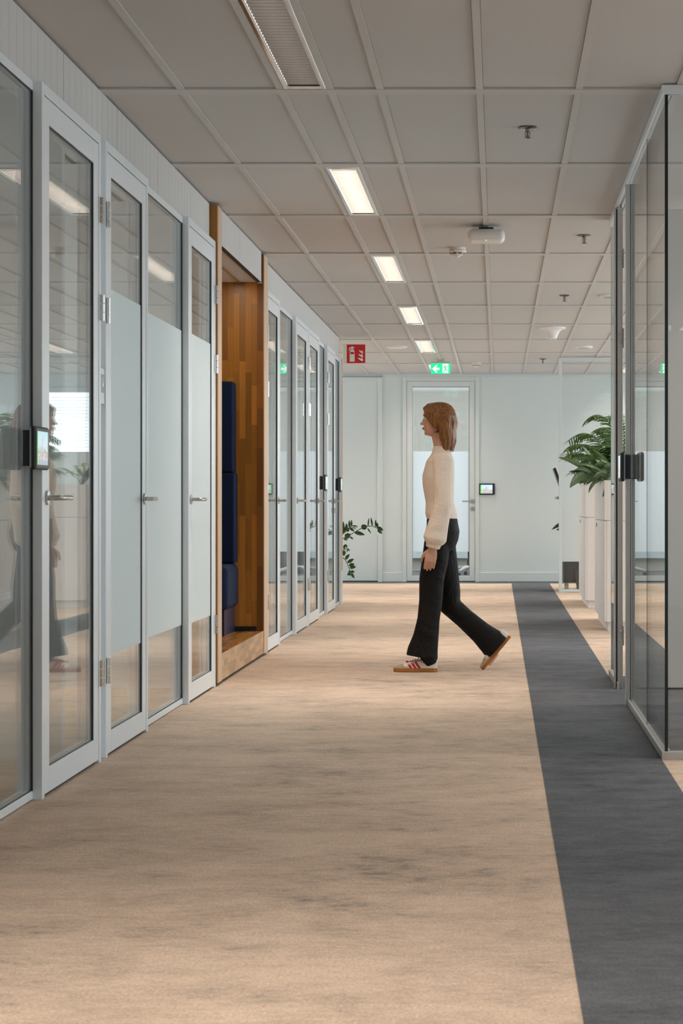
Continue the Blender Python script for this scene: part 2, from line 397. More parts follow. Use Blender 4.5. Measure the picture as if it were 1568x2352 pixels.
# ------------------------------------------------------------------ luminaires
DIM = 0.13
def luminaire(x, r, on, label, group='recessed strip luminaires', z=CEIL, power=1.0):
    x0, x1 = x+0.016, x+COLP/2-0.016; ya, yb = r+0.105, r+ROW-0.01
    t = thing('ceiling_luminaire', ((x0+x1)/2, (ya+yb)/2, z), label, 'ceiling light', group)
    f = MB(); f.box(x0, x0+0.016, ya, yb, z-0.002, z+0.09, .002).box(x1-0.016, x1, ya, yb, z-0.002, z+0.09, .002)
    f.box(x0+.016, x1-.016, ya, ya+0.05, z-0.002, z+0.09, .002).box(x0+.016, x1-.016, yb-0.05, yb, z-0.002, z+0.09, .002); f.build('frame', 'chrome', t)
    rf = MB(); rf.box(x0+.016, x0+.020, ya+.05, yb-.05, z+.001, z+.088).box(x1-.020, x1-.016, ya+.05, yb-.05, z+.001, z+.088)
    rf.box(x0+.016, x1-.016, ya+.05, yb-.05, z+.088, z+.090); rf.build('reflector', 'reflector', t)
    lv = MB(); n = int((yb-ya-0.1)/0.045)
    for i in range(n):
        y = ya+0.05+(i+0.5)*(yb-ya-0.1)/n
        lv.add([(x0+.021, y-.0015, z+.002), (x1-.021, y-.0015, z+.002), (x1-.021, y+.0005, z+.040), (x0+.021, y+.0005, z+.040), (x0+.021, y+.0015, z+.002), (x1-.021, y+.0015, z+.002)],
               [(0, 1, 2, 3), (3, 2, 5, 4), (0, 4, 5, 1), (0, 3, 4), (1, 5, 2)])
    o = lv.build('louvre', 'louvre', t); o['kind'] = 'stuff'
    if on or DIM:
        l = bpy.data.lights.new('tube_lamp', 'AREA'); l.shape = 'RECTANGLE'; l.size = x1-x0-0.06; l.size_y = yb-ya-0.14
        l.energy = LAMP_W*(power if on else DIM); l.color = LAMP_COL; l.spread = math.radians(145)
        lo = bpy.data.objects.new('tube_lamp', l); C.objects.link(lo); lo.parent = t; lo.location = (0, 0, 0.080)
    return t
corr = sorted([s for s in lamp_spots if abs(s[0]-lampcols[0]) < .05], key=lambda s: s[1])
names = {6.423: 'dim slatted strip light at the top of the picture', 10.037: 'bright strip light above the wooden booth level, second from the camera',
         13.651: 'lit strip light just beyond the ceiling access point', 17.265: 'lit strip light between the third and fifth along the corridor',
         20.879: 'small lit strip light in front of the green exit sign', 24.493: 'last lit strip light, half hidden under the green exit sign'}
ORD = ['', 'first', 'second', 'third', 'fourth', 'fifth', 'sixth', 'seventh', 'eighth', 'ninth']; cnt = {}
for x, r in sorted(lamp_spots, key=lambda q: (q[0], q[1])):
    if x < -2 and r < 20.5: continue
    if r < 0: continue
    corridor = abs(x-lampcols[0]) < .05
    off = corridor and abs(r-6.423) < .1
    lab = None
    if corridor:
        for k, v in names.items():
            if abs(k-r) < .1: lab = v
        if lab is None: lab = 'lit strip light behind the camera in the corridor'
    else:
        side = 'open office right of the corridor' if x > 0 else 'side passage beyond the glass rooms'
        cnt[side] = cnt.get(side, 0)+1
        lab = 'lit strip light over the %s, %s from the camera' % (side, ORD[cnt[side]])
    luminaire(x, r, not off, lab, 'corridor strip lights' if corridor else 'strip lights over the '+side)

# ------------------------------------------------------------------ outer walls and facades
def facade(x, name, label, sgn, breaks, sill=0.30, head=2.70, solid=()):
    t = thing(name, (x, 0, 0), label, 'wall', kind='structure')
    x1 = x-sgn*0.25
    box('sill_wall', 'wall', t, x, x1, Y0, 26.6, 0, sill); box('head_wall', 'wall', t, x, x1, Y0, 26.6, head, CEIL+.12)
    ys = breaks
    for i in range(len(ys)-1):
        a, b = ys[i], ys[i+1]
        if i in solid:
            box('pier', 'wall', t, x, x1, a, b, sill, head); continue  # unseen bay closed over its full width to cut the daylight
        box('pier', 'wall', t, x, x1, a, a+0.35, sill, head)
        box('window_frame', 'alu_white', t, x-sgn*.12, x-sgn*.17, a+.35, b, sill, sill+.05); box('window_frame', 'alu_white', t, x-sgn*.12, x-sgn*.17, a+.35, b, head-.05, head)
        box('window_frame', 'alu_white', t, x-sgn*.12, x-sgn*.17, (a+.35+b)/2-.03, (a+.35+b)/2+.03, sill+.05, head-.05)
        portal((x-sgn*.2, (a+.35+b)/2, (sill+head)/2), (0, sgn*math.pi/2, 0), head-sill, b-a-.35)
    return t
facade(XR, 'wall_right', 'window facade on the right side of the office', 1, [Y0+i*5.1 for i in range(7)], solid=(1,))
facade(XL, 'wall_left_facade', 'window facade behind the glass meeting rooms', -1, [Y0+i*5.1 for i in range(7)], .9, 2.35, solid=(0, 1))
wb = MB().box(XL, XR, Y0-.2, Y0, 0, CEIL+.05).build('wall_behind', 'wall'); tag(wb, 'plain wall behind the camera', 'wall', kind='structure')

# ------------------------------------------------------------------ left glass front
XF, XP = -1.61, -1.642
ZT = 2.54
wl = thing('wall_left', (XF, 8, 0), 'grooved white wall above the glass doors before the booth', 'wall', kind='structure')
wl2 = thing('wall_left_far', (XF, 17, 0), 'grooved white wall above the glass doors beyond the booth', 'wall', kind='structure')
bt = thing('seating_booth', (-1.9, 12.55, 0), 'orange wooden seating booth with a raised floor set into the glass front', 'booth')
# grooved planks above the doors
def fascia(ya, yb, z0, xfront, own):
    p = box('fascia_panel', 'dark_gap', own, xfront-.03, xfront-.006, ya, yb, z0, CEIL-.004)
    n = max(2, int(round((yb-ya)/0.103)))
    for i in range(n):
        a = ya+.002+(yb-ya-.004)*i/n; b = ya+.002+(yb-ya-.004)*(i+1)/n
        box('plank', 'plank', p, xfront-.012, xfront, a+.0012, b-.0012, z0+.001, CEIL-.003)
ys = [5.42, 6.50, 7.55, 8.61, 9.64, 10.67, 11.36]
ys = [3.3, 4.36]+ys
for a, b in zip(ys[:-1], ys[1:]): fascia(a, b, ZT+.001, -1.648, wl)
ys = [11.53, 12.42, 13.55, 13.62]
for a, b in zip(ys[:2], ys[1:3]): fascia(a, b, 2.55, -1.612, bt)
ys = [13.845, 14.35, 15.4, 16.43, 17.46, 18.5, 19.53, 20.62]
for a, b in zip(ys[:-1], ys[1:]): fascia(a, b, ZT+.001, -1.648, wl2)

def lever(parent, x, y, z, dirn, inner=True):
    """steel lever handle: rosette, neck, lever along dirn (+1 away from camera)"""
    h = MB(); h.lathe([(.001, 0), (.024, 0), (.026, .002), (.026, .008), (.001, .010)], (x, y, z), 'x', 24)
    pts = [(x+.006, y, z), (x+.044, y, z), (x+.053, y+dirn*.004, z), (x+.058, y+dirn*.016, z), (x+.058, y+dirn*.14, z)]
    h.tube(pts, .0095, 12, up=(0, 0, 1))
    o = h.build('handle', 'steel', parent, smooth='auto'); o['label'] = 'brushed steel lever handle'
    return o
def pane(parent, x0, x1, y0, y1, z0, z1, name='glass_pane'):
    return box(name, 'glass', parent, x0, x1, y0, y1, z0, z1)
def film(parent, x, y0, y1, z0, z1, mat='film'):
    o = box('frosted_film', mat, parent, x-.0012, x, y0, y1, z0, z1); o['label'] = 'frosted privacy film'; return o
dn = [0]
def glass_door(ya, yb, hinge, label, frosted=False, lock=False):
    dn[0] += 1
    t = thing('door_%d' % dn[0], (XF-.03, (ya+yb)/2, 0), label, 'door', kind='structure')
    f = MB(); f.box(XF-.09, XF, ya, ya+.036, 0, ZT, .002).box(XF-.09, XF, yb-.036, yb, 0, ZT, .002).box(XF-.09, XF, ya+.036, yb-.036, ZT-.038, ZT, .002)
    f.build('frame', 'alu_white', t)
    a, b = ya+.040, yb-.040; z0, z1 = .012, ZT-.042; xs = XF-.003; st = .084; rl = .09
    g = MB(); g.box(xs-.07, xs-.03, ya+.0365, a+.004, .001, z1).box(xs-.07, xs-.03, b-.004, yb-.0365, .001, z1).box(xs-.07, xs-.03, a, b, z1-.004, ZT-.0385).box(xs-.06, xs-.012, a+.002, b-.002, .001, z0+.002)
    g.build('shadow_gap_seal', 'dark_gap', t)  # dark strips in the leaf gaps stand in for shade
    lf = MB(); lf.box(xs-.055, xs, a, a+st, z0, z1, .002).box(xs-.055, xs, b-st, b, z0, z1, .002).box(xs-.055, xs, a+st, b-st, z0, z0+rl, .002).box(xs-.055, xs, a+st, b-st, z1-rl, z1, .002)
    leaf = lf.build('leaf', 'alu_white', t)
    ga, gb, gz0, gz1 = a+st, b-st, z0+rl, z1-rl
    gk = MB(); gk.box(xs-.0102, xs-.004, ga, ga+.004, gz0, gz1).box(xs-.0102, xs-.004, gb-.004, gb, gz0, gz1).box(xs-.0102, xs-.004, ga, gb, gz1-.004, gz1).box(xs-.0102, xs-.008, ga, gb, gz0, gz0+.003)
    gk.build('gasket', 'gasket', leaf)
    pane(leaf, xs-.018, xs-.010, ga, gb, gz0, gz1)
    if frosted: film(leaf, xs-.0085, ga+.004, gb-.004, .415, 1.945)
    near_h = hinge == 'far'
    hy = a+.045 if near_h else b-.045
    lever(leaf, xs, hy, 1.068, 1 if near_h else -1)
    if lock:
        lk = MB(); lk.lathe([(.001, 0), (.024, 0), (.026, .002), (.026, .008), (.001, .010)], (xs, hy, 0.975), 'x', 20); lk.build('lock', 'steel', leaf, smooth='auto')
    hy = yb-.010 if hinge == 'far' else ya+.010
    sgn = 1 if hinge == 'far' else -1
    for z in (2.235, 1.84, .36):
        hb = MB()
        for k in range(3):
            zz = z-.0525+k*.036
            hb.lathe([(.001, 0), (.0085, 0), (.0085, .033), (.001, .033)], (XF+.008, hy+sgn*.002, zz), 'z', 12)
        hb.box(XF-.002, XF+.003, hy-sgn*.028, hy-sgn*.002, z-.0525, z+.0525)
        hb.build('hinge', 'chrome', t, smooth='auto')
    return t
pn = [0]
def glass_panel(ya, yb, label, frosted=False):
    pn[0] += 1
    t = thing('window_%d' % pn[0], (XP-.02, (ya+yb)/2, 0), label, 'glass panel', kind='structure')
    f = MB(); f.box(XP-.05, XP, ya, yb, .004, .034, .002).box(XP-.05, XP, ya, yb, ZT-.034, ZT, .002); f.build('frame', 'alu_white', t)
    gk = MB(); gk.box(XP-.0062, XP-.0005, yb-.010, yb-.0005, .034, ZT-.034).box(XP-.0062, XP-.002, ya, yb-.010, ZT-.039, ZT-.034).box(XP-.0062, XP-.003, ya, yb-.010, .034, .037).box(XP-.0062, XP-.001, ya+.0005, ya+.006, .034, ZT-.034)
    gk.build('gasket', 'gasket', t)
    pane(t, XP-.016, XP-.006, ya+.001, yb-.001, .034, ZT-.034)
    if frosted: film(t, XP-.0045, ya+.006, yb-.008, .415, 1.945)
    return t
glass_panel(4.55, 7.03, 'large clear glass panel at the left edge of the picture')
glass_door(7.032, 8.073, 'far', 'nearest glass door with clear glass and a lever beside the wall display')
glass_door(8.176, 9.157, 'near', 'second glass door, frosted in the middle, hinged beside the small room sign', True)
glass_panel(9.157, 10.357, 'frosted glass panel between two white framed doors, before the booth', True)
glass_door(10.358, 11.345, 'far', 'frosted glass door directly before the wooden booth', True)
glass_door(13.845, 14.70, 'near', 'clear glass door directly beyond the wooden booth')
glass_panel(14.70, 15.868, 'clear glass panel just beyond the booth side door')
glass_door(15.87, 16.87, 'far', 'clear glass door back to back with the next one, nearer of the pair')
glass_door(16.93, 17.93, 'near', 'clear glass door back to back with the previous one, farther of the pair')
glass_panel(17.93, 18.778, 'narrow glass panel carrying the first of two far black displays')
glass_door(18.78, 19.69, 'near', 'last glass door of the corridor, with a separate lock below the lever', lock=True)
glass_panel(19.69, 20.50, 'last glass panel before the corridor corner')
box('mullion', 'alu_white', wl, XF-.09, XF-.028, 8.0735, 8.1755, 0, ZT); box('mullion', 'alu_white', wl2, XF-.09, XF-.02, 16.871, 16.929, 0, ZT)
box('end_post', 'alu_white', wl2, XF-.16, XF-.010, 20.502, 20.56, 0, ZT); box('end_post_edge', 'wood_edge', wl2, XF-.16, XF-.002, 20.56, 20.62, .35, ZT)
box('end_post_foot', 'alu_white', wl2, XF-.16, XF-.002, 20.56, 20.62, 0, .35)
box('head_backing', 'wall', wl, XF-.16, XF-.068, 4.0, 11.355, ZT, CEIL+.04); box('head_backing', 'wall', wl2, XF-.16, XF-.068, 13.85, 20.62, ZT, CEIL+.04)
box('near_wall', 'wall', wl, XF-.16, XP, Y0, 4.55, 0, CEIL+.04)

# rooms behind the glass
for i, (y, lab) in enumerate([(3.9, 'partition before the first meeting room'), (8.124, 'partition behind the small room sign'), (11.325, 'partition between the frosted rooms and the booth'), (13.878, 'partition between the booth and the next room'), (16.9, 'partition between the two back to back doors'), (20.53, 'end wall of the meeting rooms')]):
    q = MB().box(XL, XF-.165, y-.03, y+.03, 0, CEIL).build('wall_room_%d' % (i+1), 'wall'); tag(q, lab, 'wall', kind='structure')
t = thing('meeting_table', (-2.45, 6.2, 0), 'pale meeting table just behind the first glass panel', 'table')
box('tabletop', 'table', t, -3.2, -1.76, 5.2, 7.2, .70, .735, b=.004)
for x in (-3.0, -1.98):
    for y in (5.4, 7.0): box('leg', 'steel', t, x-.02, x+.02, y-.02, y+.02, 0, .70)
def added_room_lamp(y, lab, power):  # unseen lamps added to light the rooms behind the glass
    luminaire(-3.6, y, True, lab, 'strip lights in the meeting rooms', CEIL-.001, power)
added_room_lamp(9.0, 'strip light inside the frosted meeting room', .6)
added_room_lamp(14.3, 'strip light inside the room beyond the booth', .6); added_room_lamp(17.8, 'strip light inside the last meeting room', .6)

# ------------------------------------------------------------------ displays
def skyline(nx, nz, seed):
    rnd = random.Random(seed); cols = []
    h = [0.38+0.30*abs(math.sin(i*1.7+seed))*rnd.random() for i in range(nx+1)]; h[int(nx*.48)] = .86; h[int(nx*.46)] = .8; h[int(nx*.25)] = .6; h[int(nx*.64)] = .55
    for k in range(nz+1):
        for i in range(nx+1):
            u, v = i/nx, k/nz
            if u < .07: c = (.10, .75, .10)
            elif v > h[i]: c = (.50+.35*(1-v), .80, .90)
            elif v > .34: c = rnd.choice([(.55, .50, .45), (.25, .33, .42), (.62, .40, .30), (.75, .72, .66), (.30, .42, .30)])
            elif v > .12: c = rnd.choice([(.45, .55, .66), (.60, .66, .70), (.78, .76, .70), (.65, .22, .16)])
            else: c = (.42, .50, .62)
            if u > .90: c = (.02, .02, .025)
            cols.append(c)
    return cols
def display(loc, face, label, seed=1, vertical=False, bracket=True):
    """face: unit direction the screen faces, '+x', '-x' or '-y'. Local box w .205 x d x h .15"""
    t = thing('wall_display', loc, label, 'display', 'black room booking displays')
    Wd, Hd = .207, .150
    def put(u, d, z):
        if face == '+x': return (loc[0]+d, loc[1]+u, loc[2]+z)
        if face == '-x': return (loc[0]-d, loc[1]-u, loc[2]+z)
        return (loc[0]+u, loc[1]-d, loc[2]+z)
    def pbox(name, mat, u0, u1, d0, d1, z0, z1, b=0):
        p, q = put(u0, d0, z0), put(u1, d1, z1)
        return MB().box(p[0], q[0], p[1], q[1], p[2], q[2], b=b).build(name, mat, t)
    dd = .034 if bracket else .006
    if bracket: pbox('bracket', 'black', -.07, .07, 0, dd, -.062, .062, .004)
    pbox('housing', 'black', -Wd/2, Wd/2, dd, dd+.024, -Hd/2, Hd/2, .007)
    nx, nz = 40, 26; sm = MB(); uw, uz = .088, .058
    vs = [put(-uw+2*uw*i/nx, dd+.0247, -uz+2*uz*k/nz) for k in range(nz+1) for i in range(nx+1)]
    sm.add(vs, [(k*(nx+1)+i, k*(nx+1)+i+1, (k+1)*(nx+1)+i+1, (k+1)*(nx+1)+i) for k in range(nz) for i in range(nx)])
    sm.build('screen', 'screen', t, colors=skyline(nx, nz, seed))
    return t
display((-1.645, 6.943, 1.24), '+x', 'black booking display beside the nearest glass door', 2)
display((-1.648, 18.43, 1.235), '+x', 'black booking display on the narrow panel between the far doors', 3)
display((-1.648, 20.20, 1.235), '+x', 'farthest black booking display on the glass front, with a thin cable', 4)
display((0.681, 10.25, 1.235), '-x', 'black booking display on the right hand glass partition', 5)
display((-.15, Y1, 1.232), '-y', 'small lit booking display on the far wall beside the glass door', 1, bracket=False)
cb = MB().tube([at(765, 748, 19.7)*1, at(775, 757, 19.9), at(781, 775, 20.05), at(782.5, 840, 20.1), at(782, 880, 20.12), at(779, 960, 20.12), at(780, 1050, 20.15), at(780.5, 1085, 20.17)], .003, 6)
cb.v = [(max(-1.640, min(-1.634, v[0])), v[1], v[2]) for v in cb.v]
o = cb.build('display_cable', 'fabric_grey'); tag(o, 'thin cable hanging from the ceiling to the farthest display', 'cable')

# room sign between the first two doors
t = thing('room_sign', (XF-.018, 8.125, 1.53), 'small white room sign between the first and second door', 'sign')
box('plate', 'white_plastic', t, XF-.028, XF-.006, 8.078, 8.172, 1.455, 1.600, b=.002)
box('print', 'sign_grey', t, XF-.0062, XF-.0050, 8.105, 8.168, 1.50, 1.575)
MB().prism([(8.120, 1.525), (8.152, 1.525), (8.152, 1.568), (8.146, 1.568), (8.146, 1.545), (8.136, 1.535), (8.126, 1.545), (8.126, 1.560), (8.120, 1.560)], 'x', XF-.0050, XF-.0042).build('symbol', 'white_plastic', t)

# ------------------------------------------------------------------ wooden booth
NY0, NY1 = 11.53, 13.62; PZ = .173; NXB = -2.40
def stave_panel(name, mat, axis, fixed, u0, u1, z0, z1, wu, lz, backdir, along='z'):
    """staves in the plane: axis 'y' (plane faces -y) or 'x' (faces +x); u horizontal range"""
    th_ = .018
    if axis == 'y': p = MB().box(u0, u1, fixed+.004, fixed+th_, z0, z1).build(name, mat, bt)
    else: p = MB().box(fixed-th_, fixed-.004, u0, u1, z0, z1).build(name, mat, bt)
    def piece(a, b, c, d):
        g = .0002; e = random.uniform(0, .0008)
        if axis == 'y': box('stave', mat, p, a+g, b-g, fixed-e, fixed+.006, c+g, d-g)
        else: box('stave', mat, p, fixed-.006, fixed+e, a+g, b-g, c+g, d-g)
    if along == 'z':
        n = int(round((u1-u0)/wu)); wu = (u1-u0)/n
        for i in range(n):
            z = z0-random.uniform(0, lz)
            while z < z1:
                ze = z+lz*random.uniform(.55, 1.3)
                if ze > z0+.01 and min(ze, z1)-max(z, z0) > .02: piece(u0+i*wu, u0+(i+1)*wu, max(z, z0), min(ze, z1))
                z = ze
    else:
        n = int(round((z1-z0)/wu)); wu = (z1-z0)/n
        for i in range(n):
            u = u0-random.uniform(0, lz)
            while u < u1:
                ue = u+lz*random.uniform(.6, 1.3)
                if min(ue, u1)-max(u, u0) > .02: piece(max(u, u0), min(ue, u1), z0+i*wu, z0+(i+1)*wu)
                u = ue
    return p
stave_panel('end_panel', 'wood', 'y', NY1, -2.30, -1.647, PZ, 2.56, .0405, .48, 1)
stave_panel('front_edge_panel', 'wood_dark', 'y', NY1-.004, -1.647, -1.606, PZ, CEIL-.01, .041, .42, 1)
stave_panel('back_panel', 'wood', 'x', NXB+.02, NY0, NY1, PZ, 2.56, .10, .7, 1)
stave_panel('plinth', 'wood_light', 'x', -1.606, NY0-.03, NY1+.16, .02, PZ, .0385, .21, 1, 'u')
box('plinth_gap', 'dark_gap', bt, -1.70, -1.625, NY0-.10, NY1+.17, 0, .02)  # dark bar stands in for the shade under the plinth
fp = MB().box(NXB, -1.624, NY0, NY1, .10, PZ-.006).build('floor_panel', 'wood_floor', bt)
nfx = 19
for i in range(nfx):
    xa = NXB+.01+(-1.612-NXB-.01)*i/nfx; xb = NXB+.01+(-1.612-NXB-.01)*(i+1)/nfx
    y = NY0-random.uniform(0, .4)
    while y < NY1:
        ye = y+random.uniform(.25, .5)
        if min(ye, NY1)-max(y, NY0) > .03: box('stave', 'wood_floor', fp, xa+.0004, xb-.0004, max(y, NY0)+.0004, min(ye, NY1)-.0004, PZ-.008, PZ+random.uniform(0, .0006))
        y = ye
j = box('jamb', 'wood', bt, -2.30, -1.606, 11.37, NY0-.002, .02, CEIL-.01); box('edge_band', 'wood_edge', j, -1.606, -1.600, 11.375, NY0-.002, .02, CEIL-.012)  # front edge made paler to carry the corridor light
j = box('jamb', 'wood', bt, -2.30, -1.606, NY1+.018, 13.84, .02, CEIL-.01); box('edge_band', 'wood_edge', j, -1.606, -1.600, NY1-.004, 13.835, .02, CEIL-.012)
box('end_skirting', 'black', bt, -2.30, -1.655, NY1-.012, NY1-.002, PZ, PZ+.032)
box('soffit', 'plank', bt, NXB, -1.645, NY0, NY1, 2.56, 2.60); box('light_strip', 'chrome', bt, -1.765, -1.750, NY0, NY1, 2.548, 2.561)
l = bpy.data.lights.new('booth_strip_lamp', 'AREA'); l.shape = 'RECTANGLE'; l.size = .05; l.size_y = 1.8; l.energy = 4; l.color = (1, .88, .74)
lo = bpy.data.objects.new('booth_strip_lamp', l); C.objects.link(lo); lo.parent = bt; lo.location = (-1.80+1.9, 0, 2.545)
MB().box(-1.642, -1.613, NY0, NY1, 2.551, 2.553).build('fascia_return', 'plank', bt)
bn = thing('booth_bench', (-2.05, 13.3, PZ), 'navy upholstered bench with tall back inside the wooden booth', 'bench')
box('base', 'navy_base', bn, -2.34, -1.80, 13.08, 13.605, PZ+.001, .36)
def cushion(name, x0, x1, y0, y1, z0, z1, b):
    o = MB().box(x0, x1, y0, y1, z0, z1, b=b).build(name, 'navy', bn)
    mo = o.modifiers.new('round', 'BEVEL'); mo.width = b*.8; mo.segments = 3; mo.limit_method = 'ANGLE'
    for p in o.data.polygons: p.use_smooth = True
    o.data.set_sharp_from_angle(angle=math.radians(60))
    return o
cushion('seat', -2.34, -1.772, 13.02, 13.605, .338, .64, .03)
cushion('backrest', -2.34, -1.780, 13.44, 13.605, .642, 1.252, .010)
cushion('headrest', -2.34, -1.792, 13.46, 13.605, 1.254, 1.872, .010)

# ------------------------------------------------------------------ far wall
wf = thing('wall_back', (0, Y1, 0), 'pale far wall of the corridor with skirting', 'wall', kind='structure')
def bw(x0, x1, z0=0, z1=CEIL+.05): return box('wall_piece', 'wall_far', wf, x0, x1, Y1, Y1+.15, z0, z1)
DX0, DX1 = -1.272, -.254; EX0, EX1 = -2.62, -1.54
bw(XL, EX0); bw(EX1, DX0); bw(EX0, EX1, 2.72); bw(DX0, DX1, 2.72)
bw(DX1, 2.1); bw(2.1, 3.1, 0, .9); bw(2.1, 3.1, 2.58); bw(3.1, XR)
for a, b in ((XL, EX0), (EX1, DX0+.002), (DX1-.002, XR)):
    o = box('baseboard', 'trim', wf, a, b, Y1-.016, Y1, .004, .128, b=.003)
    box('cornice', 'trim', wf, a, b, Y1-.02, Y1, 2.722, CEIL+.004, b=.002)
dn[0] += 1
t = thing('door_%d' % dn[0], ((DX0+DX1)/2, Y1, 0), 'glass door in the far wall behind the walking person', 'door', kind='structure')
f = MB(); f.box(DX0, DX0+.053, Y1-.022, Y1+.08, 0, 2.722, .003).box(DX1-.053, DX1, Y1-.022, Y1+.08, 0, 2.722, .003).box(DX0+.053, DX1-.053, Y1-.022, Y1+.08, 2.665, 2.722, .003); f.build('frame', 'trim', t)
box('cornice', 'trim', t, DX0, DX1, Y1-.022, Y1, 2.7225, CEIL+.003)
a, b = DX0+.056, DX1-.056; z1 = 2.662; st = .074
lf = MB(); lf.box(a, a+st, Y1-.012, Y1+.03, .012, z1, .002).box(b-st, b, Y1-.012, Y1+.03, .012, z1, .002).box(a+st, b-st, Y1-.012, Y1+.03, .012, .082, .002).box(a+st, b-st, Y1-.012, Y1+.03, z1-.07, z1, .002)
leaf = lf.build('leaf', 'trim', t)
MB().box(a-.004, a+.012, Y1+.031, Y1+.05, 0, z1).box(b-.012, b+.004, Y1+.031, Y1+.05, 0, z1).box(a+.012, b-.012, Y1+.031, Y1+.05, z1-.012, z1+.004).box(a+.012, b-.012, Y1+.031, Y1+.05, .0016, .02).build('door_stop', 'dark_gap', t)  # dark strips added behind the leaf gap to block leaking light
g0, g1, gz0, gz1 = a+st, b-st, .082, z1-.07
gk = MB(); gk.box(g1-.006, g1, Y1-.006, Y1+.008, gz0, gz1).box(g0, g0+.003, Y1-.006, Y1+.008, gz0, gz1).box(g0, g1, Y1-.006, Y1+.008, gz1-.006, gz1); gk.build('gasket', 'gasket', leaf)
pane(leaf, g0, g1, Y1+.006, Y1+.014, gz0, gz1)
o = box('frosted_film', 'film_far', leaf, g0+.003, g1-.006, Y1+.0040, Y1+.0052, .402, 1.735); o['label'] = 'white frosted film'
h = MB(); hx = b-.033
h.lathe([(.001, 0), (.026, 0), (.026, .009), (.001, .009)], (hx, Y1-.021, 1.072), 'y', 20).tube([(hx, Y1-.02, 1.072), (hx, Y1-.062, 1.072), (hx-.012, Y1-.068, 1.072), (hx-.135, Y1-.068, 1.072)], .009, 10)
h.build('handle', 'steel', leaf, smooth='auto')
MB().lathe([(.001, 0), (.025, 0), (.025, .009), (.001, .009)], (hx, Y1-.021, .97), 'y', 20).build('lock', 'steel', leaf, smooth='auto')
dn[0] += 1
t = thing('door_%d' % dn[0], ((EX0+EX1)/2, Y1, 0), 'plain closed panel door at the corridor corner behind the trailing plant', 'door', kind='structure')
f = MB(); f.box(EX0, EX0+.06, Y1-.03, Y1+.08, 0, 2.72, .004).box(EX1-.06, EX1, Y1-.03, Y1+.08, 0, 2.72, .004).box(EX0+.06, EX1-.06, Y1-.03, Y1+.08, 2.66, 2.72, .004); f.build('frame', 'trim', t)
box('leaf', 'wall_far', t, EX0+.064, EX1-.064, Y1-.010, Y1+.03, .016, 2.656); box('shadow_gap_seal', 'dark_gap', t, EX0+.06, EX1-.06, Y1+.0, Y1+.04, .001, .015)  # dark strip under the leaf stands in for shade
pn[0] += 1
t = thing('window_%d' % pn[0], (2.6, Y1, .9), 'bright window with white blinds, mirrored in the nearest glass door', 'window', kind='structure')
f = MB(); f.box(2.1, 2.16, Y1-.02, Y1+.1, .9, 2.58).box(3.04, 3.1, Y1-.02, Y1+.1, .9, 2.58).box(2.16, 3.04, Y1-.02, Y1+.1, .9, .96).box(2.16, 3.04, Y1-.02, Y1+.1, 2.52, 2.58); f.build('frame', 'trim', t)
pane(t, 2.16, 3.04, Y1+.07, Y1+.08, .96, 2.52)
for k in range(34): box('blind_slat', 'blind', t, 2.17, 3.03, Y1+.02, Y1+.042, 1.0+k*.044, 1.003+k*.044)
# room behind the far wall, with windows and lamps added to backlight the door film
t = thing('wall_office', (0, 30.8, 0), 'beige rear wall of the office behind the far glass door', 'wall', kind='structure')
box('wall_piece', 'office_wall', t, -3.2, 1.2, 30.75, 31, 0, .5); box('wall_piece', 'office_wall', t, -3.2, 1.2, 30.75, 31, 1.8, CEIL); box('wall_piece', 'office_wall', t, -3.2, -2.6, 30.75, 31, .5, 1.8); box('wall_piece', 'office_wall', t, .6, 1.2, 30.75, 31, .5, 1.8)
box('window_frame', 'trim', t, -2.6, .6, 30.85, 30.9, .5, .55); box('window_frame', 'trim', t, -2.6, .6, 30.85, 30.9, 1.75, 1.8); box('window_frame', 'trim', t, -1.03, -.97, 30.85, 30.9, .55, 1.75); portal((-1.0, 30.93, 1.15), (-math.pi/2, 0, 0), 3.2, 1.3); box('cable_duct', 'trim', t, -3.0, 1.0, 30.62, 30.75, .20, .42)  # low rear window added out of view to make the film glow
box('office_ceiling', 'tile', ce, -3.2, 1.2, 26.6, 31, CEIL, CEIL+.2)
for x, nm, lb in ((1.0, 'wall_office_right', 'window wall right of the office behind the far glass door'), (-3.2, 'wall_office_left', 'window wall left of the office behind the far glass door')):
    t = thing(nm, (x, 28.6, 0), lb, 'wall', kind='structure')
    box('sill_wall', 'wall', t, x, x+.2, 26.6, 30.75, 0, .35); box('head_wall', 'wall', t, x, x+.2, 26.6, 30.75, 2.65, CEIL); box('pier', 'wall', t, x, x+.2, 26.6, 26.75, .35, 2.65); box('pier', 'wall', t, x, x+.2, 30.5, 30.75, .35, 2.65)
    portal((x+.1, 28.62, 1.5), (0, math.pi/2 if x > 0 else -math.pi/2, 0), 2.3, 3.75)  # openings added on both office sides to brighten the film
for x in (-1.6, -.55): luminaire(x, 27.0, True, 'strip light in the office behind the far glass door, %s of two' % ('left' if x < -1 else 'right'), 'office strip lights', CEIL-.001, .8)  # unseen lamps added to brighten the film from behind
